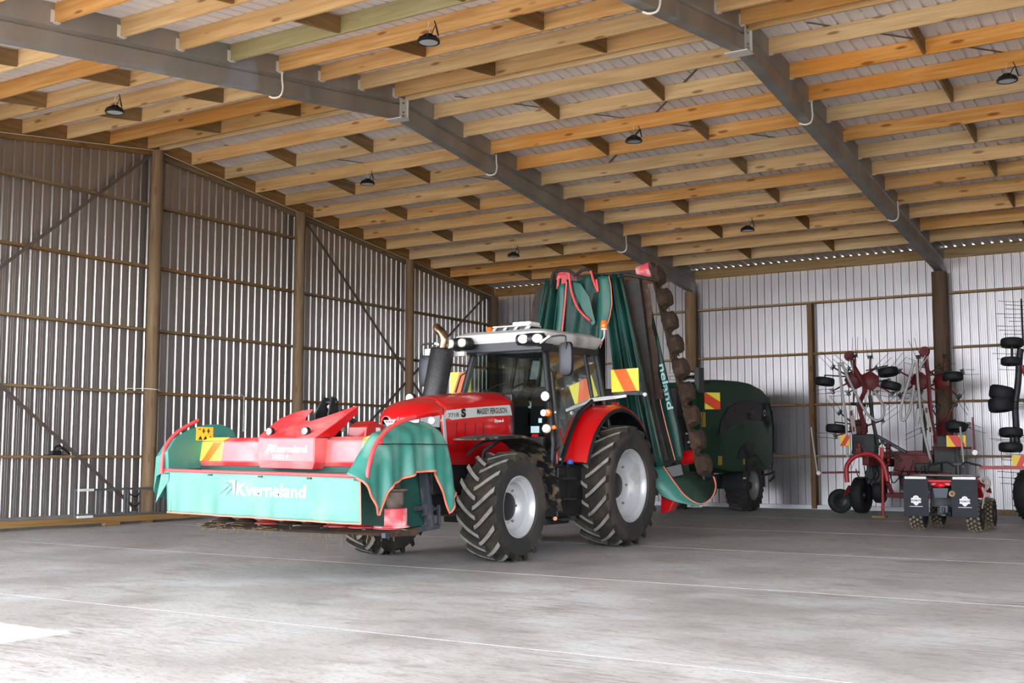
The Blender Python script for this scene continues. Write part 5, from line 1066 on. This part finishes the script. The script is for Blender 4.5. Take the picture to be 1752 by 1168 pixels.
# hooped front frame and jack
bm = NB(); tube(bm, smoothpath([(12.19, -3.3, .80), (12.18, -3.3, 1.12), (12.27, -3.3, 1.31), (12.44, -3.3, 1.43), (12.68, -3.3, 1.475), (12.9, -3.3, 1.4), (13.05, -3.3, 1.2), (13.13, -3.3, .84)], 6), .055, 14); obj('hoop_frame', bm, 'tredb', TD, smooth=50, label='bright red hooped tube')
bm = NB(); tube(bm, [(13.02, -3.3, 1.5), (13.0, -3.3, .05)], .035, 10); box(bm, (12.97, -3.33, 1.4), (13.06, -3.27, 1.62)); st = obj('parking_leg', bm, 'tredb', TD, smooth=40)
bm = NB(); box(bm, (12.78, -3.42, 0), (13.08, -3.2, .045)); tag(obj('foot_block', bm, 'plank', smooth=0, bev=.004), 'small timber block under the tedder parking leg', 'block')
bm = NB(); box(bm, (12.42, -3.38, 1.48), (12.56, -3.22, 1.62)); cyl(bm, (12.49, -3.3, 1.6), (12.49, -3.3, 1.72), .05, 10); obj('top_bracket', bm, 'tred', TD, smooth=30, bev=.01)
bm = NB(); cyl(bm, (12.25, -3.3, .7), (12.1, -3.2, .5), .05, 10); cyl(bm, (13.12, -3.3, .82), (13.2, -3.2, .55), .05, 10); bar(bm, (11.5, -3.0, 1.02), (12.4, -3.0, 1.04), .05, .05); obj('cross_arm', bm, 'tred', TD, smooth=30)
bm = NB(); lathe(bm, [(0, .03), (.05, .02), (.055, 0), (.03, -.03), (0, -.03)], (11.42, -3.03, 1.01), (0, -1, 0), 16); obj('white_reflector', bm, 'white', TD, smooth=50)
bm = NB(); cyl(bm, (11.25, -3.0, 2.12), (11.38, -3.0, 1.05), .02, 8); obj('marker_rod', bm, 'tgrey', TD, smooth=50)
# low centre machinery
bm = NB(); bar(bm, (12.6, -3.2, 1.3), (12.9, -1.4, 1.25), .16, .2); bar(bm, (12.7, -1.9, 1.45), (14.2, -1.9, 1.48), .14, .16); bar(bm, (12.7, -2.1, 1.0), (14.3, -2.1, .98), .1, .1); bar(bm, (12.75, -2.0, .48), (14.3, -2.0, .46), .12, .12); box(bm, (13.0, -2.2, 1.05), (13.9, -1.7, 1.45)); obj('main_frame', bm, 'tred', TD, smooth=0, bev=.015)
bm = NB(); bar(bm, (12.65, -2.3, 1.9), (13.3, -2.2, 1.5), .08, .08); bar(bm, (12.75, -2.4, 1.8), (13.2, -2.3, 1.3), .05, .05); box(bm, (12.0, -2.2, 1.45), (12.55, -1.8, 1.95)); cyl(bm, (12.55, -2.5, 1.0), (12.55, -2.2, 1.0), .16, 20); box(bm, (12.4, -2.4, .75), (12.8, -1.9, 1.2)); box(bm, (13.5, -2.3, 1.05), (14.1, -1.8, 1.25)); box(bm, (13.0, -1.7, .6), (14.2, -1.5, 1.3)); box(bm, (13.9, -2.1, .9), (14.4, -1.6, 1.9)); obj('gearbox_and_springs', bm, 'tblack', TD, smooth=0, bev=.02)
bm = NB(); cyl(bm, (12.95, -2.5, 1.2), (12.95, -2.5, 1.72), .05, 12)
for k in range(4): lathe(bm, [(.05, 0), (.07, .02), (.05, .04)], (12.95, -2.5, 1.25+.11*k), (0, 0, 1), 12)
obj('spring_stack', bm, 'tred', TD, smooth=40)
random.seed(3)
bm = NB()
for k in range(9):
    x = 12.2+.2*k; tube(bm, smoothpath([(x, -2.6, 1.1+.1*math.sin(k)), (x+.1, -2.7, .8+.1*math.cos(k*2)), (x+.25, -2.65, .95), (x+.35, -2.6, 1.25+.1*math.sin(k*3))], 4), .014, 6)
obj('hydraulic_hoses', bm, 'black', TD, smooth=60)
for c, a, r, w in (((11.62, -2.0, .31), (.55, -.8, 0), .30, .2), ((12.06, -1.7, .46), (1, -.1, 0), .45, .3), ((12.46, -1.5, .62), (1, .1, 0), .36, .28)): small_wheel(c, a, r, w, TD, 'ground_wheel')
# two upright wings
def rotor(c, ax, R_, n, ph, parent, arml=.42):
    ax = Vector(ax).normalized(); s, u = frame(ax, Vector((0, 1, 0))); c = Vector(c)
    bm = NB(); lathe(bm, [(0, -.06), (.2, -.05), (.24, 0), (.13, .05), (0, .07)], c, ax, 7); h = obj('rotor', bm, 'tred', parent, smooth=40)
    for k in range(n):
        a = ph+2*math.pi*k/n; d = s*math.cos(a)+u*math.sin(a); e = c+d*(.18+arml); bm = NB(); tube(bm, [c+d*.12, c+d*.4+ax*.03, e], [.028, .022, .018], 6); obj('tine_arm', bm, 'tred', h, smooth=50)
        tine_pair(e, d*.75+ax*.25+s*.3, d.cross(ax), R_+.08, h)
for sd, XP in ((1, lambda x: x), (-1, lambda x: x)):
    if sd > 0: # left wing
        arm = [(12.28, -2.1, 1.5), (12.30, -2.15, 2.2), (12.2, -2.2, 2.65), (12.36, -2.2, 3.0), (12.28, -2.2, 3.3), (12.12, -2.2, 3.6), (12.03, -2.2, 3.88)]
        hub = (12.0, -2.2, 3.88); rot = [((12.45, -2.05, 3.25), (.25, -1, .1), .4), ((12.05, -2.0, 3.3), (.3, -1, 0), 1.1), ((12.1, -1.9, 2.1), (.3, -1, 0), .2)]
        poles = [[(11.8, -2.4, 3.64), (11.87, -2.4, 2.88), (11.93, -2.4, 2.33), (11.95, -2.4, 1.38)], [(11.89, -2.4, 3.64), (12.13, -2.42, 3.07), (12.41, -2.45, 2.52), (12.6, -2.45, 2.31), (12.77, -2.45, 2.29), (12.86, -2.4, 2.45), (12.81, -2.35, 2.68), (12.62, -2.3, 2.98)]]
        tab = [(12.05, -2.35, 2.55), (12.12, -2.35, 1.95)]; wh = [((11.31, -2.0, 3.28), (.1, .1, 1)), ((12.88, -2.0, 3.46), (-.15, .1, 1)), ((12.94, -2.0, 3.13), (.25, .1, 1)), ((11.55, -2.0, 2.1), (.05, .1, 1))]
        bl = [(12.45, -2.1, 2.9), (12.5, -2.1, 2.3), (12.6, -2.1, 1.7)]
    else:
        arm = [(14.0, -2.0, 1.4), (13.95, -2.1, 1.9), (13.9, -2.2, 2.3), (13.88, -2.2, 2.9), (13.86, -2.2, 3.4), (13.8, -2.2, 3.9)]
        hub = (13.8, -2.2, 3.9); rot = [((13.62, -2.05, 3.2), (-.3, -1, .1), .7), ((14.1, -1.9, 3.2), (-.4, -1, 0), .2), ((14.1, -1.7, 2.1), (-.3, -1, 0), 1.5)]
        poles = [[(13.66, -2.4, 3.66), (13.68, -2.4, 3.0), (13.75, -2.4, 2.1), (13.91, -2.4, 1.28)], [(13.6, -2.4, 3.64), (13.42, -2.42, 3.08), (13.28, -2.45, 2.6), (13.27, -2.45, 2.33), (13.33, -2.45, 2.27), (13.44, -2.4, 2.45), (13.52, -2.35, 2.8), (13.56, -2.3, 3.1)]]
        tab = [(13.82, -2.35, 2.6), (13.93, -2.35, 1.9)]; wh = [((14.38, -2.0, 3.29), (-.05, .1, 1)), ((14.46, -2.2, 2.1), (0, .2, 1))]
        bl = [(13.75, -2.1, 2.6), (13.72, -2.1, 2.0), (13.7, -2.1, 1.5)]
    bm = NB(); tube(bm, smoothpath(arm, 2), .06, 6, flat=.8); wa = obj('wing_arm', bm, 'tred', TD, smooth=50)
    bm = NB(); lathe(bm, [(0, .07), (.05, .07), (.06, .05), (.11, .05), (.13, 0), (.11, -.05), (0, -.05)], hub, (0, -1, .1), 18); obj('arm_joint', bm, 'tred', wa, smooth=40)
    bm = NB(); bar(bm, (hub[0]+.04, -2.3, hub[2]-.1), (hub[0]+.12*sd, -2.3, hub[2]-.42), .03, .02); bar(bm, (hub[0]+.1, -2.3, hub[2]-.12), (hub[0]+.12*sd, -2.3, hub[2]-.45), .03, .02); obj('steel_link', bm, 'tsteel', wa, smooth=0)
    for i, p in enumerate(poles):
        bm = NB(); tube(bm, smoothpath(p, 6), .032, 10); obj('grey_hose', bm, 'tgrey', wa, smooth=50, label='pale grey hose looped at the top')
    bm = NB(); bar(bm, (poles[0][0][0]-.03, -2.4, 3.68), (poles[1][0][0]+.03, -2.4, 3.68), .07, .07); obj('hose_clamp', bm, 'tgrey', wa, smooth=0, bev=.01)
    bm = NB(); bar(bm, tab[0], tab[1], .1, .02, (0, 1, 0)); t_ = obj('slotted_plate', bm, 'tsteel', wa, smooth=0)
    for f_ in (.15, .8):
        bm = NB(); p = Vector(tab[0]).lerp(Vector(tab[1]), f_); cbox(bm, (p.x, p.y-.02, p.z), (.04, .03, .12)); obj('slot', bm, 'tred', t_, smooth=0)
    bm = NB(); tube(bm, bl, .045, 8); obj('lift_cylinder', bm, 'tblack', wa, smooth=40)
    for c, ax, ph in rot: rotor(c, ax, .38, 6, ph, wa)
    for c, ax in wh:
        small_wheel(c, ax, .24, .19, wa)
        bm = NB(); q = Vector(c); tube(bm, [q+Vector((0, 0, .1)), q+Vector((.0, -.02, .16)), Vector((arm[3][0]+.1*sd*0, -2.05, q.z+.05))], .018, 6); obj('wheel_leg', bm, 'tblack', wa, smooth=40)
hz = axes((11.98, -2.7, 1.79), (1, 0, 0), (0, 0, 1)); bm = NB(); box(bm, (-.11, -.13, -.01), (.11, .13, 0), hz); o = obj('hazard_board', bm, mat('deep_yellow', 'F2C91E', .45), TD, smooth=0)
bm = NB(); prism(bm, [hz @ Vector(q) for q in ((-.11, -.13, .001), (.0, -.13, .001), (.11, .05, .001), (.11, .13, .001), (.04, .13, .001), (-.11, -.1, .001))], (0, -.002, 0)); obj('stripe', bm, mat('deep_red', 'DC2A1C', .45), o, smooth=0, label='red stripe')
bm = NB(); hz = axes((14.6, -3.0, 1.77), (1, 0, 0), (0, 0, 1)); box(bm, (-.2, -.14, -.01), (.22, .12, 0), hz); o = obj('hazard_board', bm, MATS['deep_yellow'], TD, smooth=0)
bm = NB(); prism(bm, [hz @ Vector(q) for q in ((-.16, .12, .001), (.05, .12, .001), (.2, -.08, .001), (.2, -.14, .001), (0, -.14, .001))], (0, -.002, 0)); obj('stripe', bm, MATS['deep_red'], o, smooth=0, label='red stripe')
bm = NB(); bar(bm, (14.0, -2.6, 1.62), (14.9, -2.9, 1.60), .06, .05); bar(bm, (14.98, -2.9, 1.5), (14.97, -2.9, 2.3), .04, .04); obj('rear_bar', bm, 'tred', TD, smooth=0)
bm = NB(); cyl(bm, (14.72, -3.05, 2.08), (14.77, -3.05, 1.2), .022, 8); obj('marker_rod', bm, 'tgrey', TD, smooth=50)
bm = NB(); lathe(bm, [(0, .02), (.06, .02), (.065, 0), (.05, -.04), (0, -.04)], (15.01, -3.0, 1.5), (0, -1, 0), 20); obj('round_lamp', bm, 'lampw', TD, smooth=50)
# ================================================================ hay rake at the right edge
RK = thing('hay_rake', 'dark hay rake with rows of thin tines cut off by the right picture edge', 'hay rake', (16.2, -1.9, 0))
bm = NB(); tube(bm, smoothpath([(15.72, -1.9, 1.5), (15.72, -1.9, 2.1), (15.72, -1.9, 2.6), (15.8, -1.9, 3.1), (15.86, -1.9, 3.75), (15.9, -1.9, 3.9)], 4), .075, 10); obj('upright_arm', bm, 'tblack', RK, smooth=50)
bm = NB(); tube(bm, [(15.9, -1.9, 3.5), (16.1, -1.9, 2.9), (16.2, -1.9, 1.2)], .05, 10); bar(bm, (15.02, -2.6, 1.16), (16.9, -2.6, 1.16), .07, .08); bar(bm, (16.0, -2.6, 1.16), (16.0, -1.2, 1.1), .1, .1); bar(bm, (16.0, -1.9, 1.1), (16.9, -1.9, 1.1), .1, .1); obj('red_frame', bm, 'tredb', RK, smooth=30)
for (x, z, r, w, tl) in ((15.72, 4.03, .25, .2, 0), (15.68, 3.60, .22, .17, 0), (15.45, 2.88, .27, .3, .2), (15.42, 2.60, .27, .3, -.1), (15.62, 1.96, .26, .2, 0), (15.6, 1.62, .26, .2, 0)):
    small_wheel((x, -2.0, z), (tl, .1, 1), r, w, RK)
bm = NB(); cyl(bm, (15.7, -1.98, 3.5), (15.72, -1.98, 4.05), .03, 8); cyl(bm, (15.45, -1.95, 2.9), (15.8, -1.92, 2.75), .05, 8); cyl(bm, (15.62, -1.98, 1.6), (15.62, -1.98, 2.0), .03, 8); obj('wheel_axle', bm, 'tblack', RK, smooth=40)
small_wheel((16.05, -2.3, .56), (.95, -.3, 0), .56, .4, RK, 'ground_wheel', tread=True); small_wheel((16.2, -1.0, .5), (1, 0, 0), .5, .3, RK, 'ground_wheel')
random.seed(9)
for z0, z1, n, x0, x1 in ((4.22, 4.98, 9, 15.47, 16.3), (3.4, 3.9, 5, 15.32, 15.9), (2.5, 2.66, 5, 15.3, 15.95), (1.76, 1.92, 5, 15.22, 15.9), (.78, 1.45, 6, 15.35, 16.1)):
    for k in range(n):
        z = z0+(z1-z0)*k/max(1, n-1); bm = NB(); xa = x0+random.uniform(-.05, .25); tube(bm, [(xa, -2.05-.02*k, z+.02), (xa+.3, -2.03, z), (x1, -1.95, z-.03*random.random())], .0065, 5)
        obj('rake_tine', bm, 'tine' if z0 in (2.5, 1.76) else 'tblack', RK, smooth=50)
bm = NB(); tube(bm, [(15.95, -1.95, 4.1), (15.95, -1.95, 5.05)], .02, 6); tube(bm, [(16.28, -1.95, 3.9), (16.28, -1.95, 5.05)], .02, 6); obj('tine_bar', bm, 'tblack', RK, smooth=50)
hz = axes((15.86, -2.66, 1.3), (1, 0, 0), (0, 0, 1)); bm = NB(); box(bm, (-.13, -.1, -.01), (.13, .14, 0), hz); o = obj('hazard_board', bm, MATS['deep_yellow'], RK, smooth=0)
bm = NB(); prism(bm, [hz @ Vector(q) for q in ((-.05, -.1, .001), (.08, -.1, .001), (.13, .02, .001), (.13, .14, .001), (.06, .14, .001))], (0, -.002, 0)); obj('stripe', bm, MATS['deep_red'], o, smooth=0, label='red stripe')
# ================================================================ quad bike seen from behind
M['qflap'] = mat('black_mud_flap', '22252B', 0.6, spec=.3, dirt='3C3F46', dmin=.5, dmax=.8, dscale=2)
M['qtyre'] = mat('quad_tyre', '1E1B18', 0.85, col2='3A322A', ns=8)
M['qknob'] = mat('muddy_tread_block', '8A7C66', 0.9, col2='6E6252', ns=6)
M['qred'] = mat('quad_red', 'C2121C', 0.3, coat=.4)
Q = thing('quad_bike', 'red quad bike seen from behind with two black mud flaps', 'quad bike', (15.28, -6.7, 0))
def atv_wheel(c, r, w, nm):
    bm = NB(); h = w/2; lathe(bm, [(r*.5, -h*.8), (r*.7, -h), (r*.9, -h*.9), (r*.95, -h*.6), (r*.96, 0), (r*.95, h*.6), (r*.9, h*.9), (r*.7, h), (r*.5, h*.8)], c, (1, 0, 0), 36); s, u = Vector((0, 1, 0)), Vector((0, 0, 1))
    nf = len(bm.faces)
    for k in range(20):
        for j, xo in enumerate((-.75, -.25, .25, .75)):
            a = 2*math.pi*(k+.5*(j % 2))/20; d = s*math.cos(a)+u*math.sin(a); t = u*math.cos(a)-s*math.sin(a); p = Vector(c)+d*(r*.965-(.012 if abs(xo) > .5 else 0))+Vector((xo*h, 0, 0)); sk = (.3 if xo > 0 else -.3)
            bar(bm, p-t*.022-Vector((sk*.03, 0, 0)), p+t*.022+Vector((sk*.03, 0, 0)), .042, .035, d)
    for f in list(bm.faces)[nf:]: f.material_index = 1
    o = obj(nm, bm, ['qtyre', 'qknob'], Q, smooth=0); bm = NB(); lathe(bm, [(0, -h*.5), (r*.5, -h*.6), (r*.53, -h*.8), (r*.53, h*.8), (r*.5, h*.6), (0, h*.5)], c, (1, 0, 0), 24); obj('rim', bm, 'tblack', o, smooth=40)
for x in (14.79, 15.83): atv_wheel((x, -7.45, .31), .31, .26, 'rear_tyre')
for x in (14.86, 15.83): atv_wheel((x, -6.15, .30), .30, .22, 'front_tyre')
for x0, x1 in ((14.60, 15.06), (15.48, 15.95)):
    bm = NB(); box(bm, (x0, -7.82, .29), (x1, -7.81, 1.02)); fl = obj('mud_flap', bm, 'qflap', Q, smooth=0, bev=.003)
    bm = NB(); box(bm, (x0+.03, -7.828, .99), (x1-.03, -7.82, 1.035)); st = obj('flap_strip', bm, 'bracket', fl, smooth=0, label='pale aluminium strip')
    cx_ = (x0+x1)/2; bm = NB(); mt = axes((cx_, -7.824, .58), (1, 0, 0), (0, 0, 1))
    pl = [(-.095, .045), (-.06, .05), (-.04, .085), (0, .10), (.04, .085), (.06, .05), (.095, .045), (.088, 0), (.095, -.04), (.055, -.045), (.03, -.075), (0, -.095), (-.03, -.075), (-.055, -.045), (-.095, -.04), (-.088, 0)]
    prism(bm, [mt @ Vector((a, b, 0)) for a, b in pl], (0, -.003, 0)); em = obj('badge_print', bm, 'ltr_white', fl, smooth=0, label='white shield badge print')
    bm = fittext('TELEMENTS', axes((cx_-.085, -7.8275, .565), (1, 0, 0), (0, 0, 1)), .17, .034, .001, .03); obj('lettering', bm, 'ltr_black', em, smooth=0)
    bm = fittext('THE', axes((cx_-.03, -7.8275, .625), (1, 0, 0), (0, 0, 1)), .06, .016, .001, 0); obj('lettering', bm, 'ltr_black', em, smooth=0)
    bm = NB(); box(bm, (cx_-.12, -7.826, .465), (cx_+.12, -7.821, .475)); obj('badge_line', bm, 'ltr_white', fl, smooth=0)
bm = NB(); box(bm, (14.66, -7.8, .93), (15.9, -7.3, .98)); box(bm, (15.1, -7.78, .86), (15.46, -7.3, .93)); prism(bm, [(15.9, -7.75, .98), (16.05, -7.65, .9), (16.08, -7.2, .82), (16.05, -6.9, .7), (15.95, -6.9, .75), (15.9, -7.3, 1.02)], (-.06, 0, .03)); prism(bm, [(14.6, -7.75, .98), (14.5, -7.65, .9), (14.47, -7.2, .82), (14.5, -6.9, .7), (14.6, -6.9, .75), (14.62, -7.3, 1.0)], (.06, 0, .03)); px(bm, [(-6.7, .8), (-6.3, .95), (-5.9, .85), (-5.75, .6), (-6.4, .6)], 14.85, 15.8); obj('bodywork', bm, 'qred', Q, smooth=0, bev=.02)
bm = NB(); px(bm, [(-7.6, .98), (-7.0, 1.0), (-6.7, .92), (-6.6, 1.0), (-6.5, .9), (-6.8, .8), (-7.6, .9)], 15.1, 15.45); obj('saddle', bm, 'seat', Q, smooth=0, bev=.03, seg=3)
bm = NB(); box(bm, (15.02, -7.5, .45), (15.5, -6.2, .8)); box(bm, (15.15, -7.55, .3), (15.4, -7.2, .45)); cyl(bm, (14.8, -7.45, .31), (15.83, -7.45, .31), .035, 8); cyl(bm, (14.86, -6.15, .3), (15.83, -6.15, .3), .03, 8); box(bm, (15.06, -7.7, .86), (15.5, -7.6, .95)); obj('frame', bm, 'tblack', Q, smooth=0, bev=.01)
bm = NB(); prism(bm, [(15.14, -7.80, .82), (15.42, -7.80, .82), (15.39, -7.80, .64), (15.17, -7.80, .64)], (0, .1, 0))
for k in range(4): box(bm, (15.15+.005*k, -7.808, .79-.035*k), (15.41-.005*k, -7.80, .80-.035*k))
obj('number_plate_holder', bm, 'dsteel', Q, smooth=0)
bm = NB(); lathe(bm, [(0, .04), (.07, .03), (.1, .0), (.1, -.02), (0, -.02)], (15.28, -7.8, .875), (0, -1, 0), 24)
for v in bm.verts: v.co.z = .875+(v.co.z-.875)*.5
obj('tail_lamp', bm, mat('tail_red', 'D81828', .2), Q, smooth=50, label='oval red tail lamp')
bm = NB(); lathe(bm, [(0, 0), (.03, 0), (.03, .02), (.055, .035), (.06, .02), (.06, -.12), (0, -.12)], (15.5, -7.84, .72), (0, -1, 0), 20); obj('muffler', bm, mat('tan_muffler', 'C4A07A', .5, .3), Q, smooth=40, label='tan muffler end')
bm = NB(); cyl(bm, (15.5, -7.87, .72), (15.5, -7.878, .72), .022, 12); obj('muffler_outlet', bm, 'ltr_black', Q, smooth=0)
bm = NB(); cyl(bm, (15.33, -7.75, .42), (15.33, -7.55, .42), .07, 14); box(bm, (15.25, -7.8, .36), (15.4, -7.7, .5)); cyl(bm, (15.33, -7.86, .38), (15.33, -7.86, .47), .025, 10); box(bm, (15.28, -7.85, .30), (15.37, -7.6, .34)); obj('tow_hitch', bm, 'dsteel', Q, smooth=40, bev=.008)
bm = NB(); tube(bm, smoothpath([(15.42, -6.6, 1.22), (15.5, -6.6, 1.3), (15.62, -6.6, 1.28), (15.8, -6.6, 1.23)], 4), .018, 8); tube(bm, smoothpath([(15.3, -6.6, 1.22), (15.15, -6.6, 1.3), (14.95, -6.6, 1.27), (14.8, -6.6, 1.23)], 4), .018, 8); tube(bm, [(15.36, -6.6, .9), (15.36, -6.6, 1.25)], .05, 8); cbox(bm, (15.38, -6.55, 1.24), (.2, .1, .08)); bar(bm, (15.6, -6.68, 1.26), (15.85, -6.72, 1.22), .02, .012); obj('handlebar', bm, 'black', Q, smooth=40)
bm = NB(); tube(bm, smoothpath([(14.7, -7.75, 1.03), (14.7, -7.2, 1.05), (15.28, -7.1, 1.05), (15.85, -7.2, 1.05), (15.85, -7.75, 1.03)], 4), .014, 8); bar(bm, (16.08, -7.6, 1.0), (15.98, -7.65, .45), .03, .02); tube(bm, smoothpath([(16.0, -7.6, .98), (16.08, -7.6, 1.02), (16.12, -7.6, .9), (16.06, -7.6, .8)], 4), .025, 8); obj('carrier_rack', bm, 'tsteel', Q, smooth=40)
# ================================================================ small things by the left wall
M['alu'] = mat('aluminium_step', '77797E', .4, .5)
LD = thing('folding_ladder', 'grey folding aluminium ladder lying on its side at the foot of the left wall', 'ladder', (0.36, -14.6, 0.19))
def yb(a, b, z, r=.016, x=.30, m='alu', nm='stile', w=.05):
    bm = NB(); box(bm, (x, a, z-r), (x+w, b, z+r)); return obj(nm, bm, m, LD, smooth=0, bev=.003)
yb(-15.7, -12.9, .74, .022); yb(-15.7, -12.9, .215, .018)
for y0, y1, z in ((-15.68, -15.32, .74), (-15.68, -15.32, .205)):
    bm = NB(); box(bm, (.345, y0, z-.025), (.40, y1, z+.025)); obj('rubber_foot', bm, 'ltr_white', LD, smooth=0, bev=.006, label='white rubber foot')
for y in (-15.72, -15.2, -15.12, -14.95, -14.5, -14.42, -14.12, -13.7, -13.62, -13.5):
    bm = NB(); box(bm, (.31, y, .2), (.34, y+.025, .75)); obj('rung', bm, 'alu', LD, smooth=0)
for z in (.42, .62):
    bm = NB(); tube(bm, smoothpath([(.34, -14.4, z+.03), (.36, -14.3, z-.04), (.36, -14.2, z-.04), (.34, -14.12, z+.03)], 3), .014, 6); obj('hinge_bar', bm, 'blackm', LD, smooth=50)
TL = thing('hand_tool', 'black hand tool with long handle resting on the lowest left wall rail', 'tool', (0.0, -15.7, 1.439))
bm = NB(); box(bm, (-.06, -16.2, 1.44), (.0, -15.7, 1.452)); box(bm, (-.06, -15.5, 1.44), (.0, -15.1, 1.450)); obj('flat_blade', bm, 'black', TL, smooth=0)
bm = NB(); cbox(bm, (-.03, -15.93, 1.49), (.06, .22, .09)); tube(bm, smoothpath([(-.03, -16.0, 1.5), (-.03, -15.95, 1.6), (-.03, -15.84, 1.63), (-.03, -15.8, 1.55)], 4), .02, 8); obj('motor_body', bm, 'black', TL, smooth=40, bev=.01)
bm = NB(); cyl(bm, (-.03, -15.83, 1.62), (-.03, -15.6, 1.46), .018, 8); obj('handle', bm, 'black', TL, smooth=40)
bm = NB(); tube(bm, [(.06, -11.7, 2.84), (.075, -10.95, 2.86), (.08, -10.9, 2.84), (.08, -10.9, 2.0)], .012, 6); tag(obj('wall_conduit', bm, 'white', smooth=60), 'thin white conduit dropping from a left wall rail behind the front mower', 'conduit')
bm = NB(); tube(bm, smoothpath([(.06, YR-.6, 2.86), (.2, YR-.2, 2.87), (.29, YR, 2.86), (.2, YR+.2, 2.85), (.06, YR+.3, 2.85)], 5), .01, 6); tag(obj('wire_tie', bm, 'white', smooth=60), 'white wire wrapped round the ridge pole at rail height', 'wire')
bm = NB(); box(bm, (16.0-.55, -.25, .0), (16.0+.05, -.12, .06)); tag(obj('flashing_offcut', bm, 'flash', smooth=0, bev=.004), 'short white offcut strip lying by the back wall near the quad bike', 'strip')
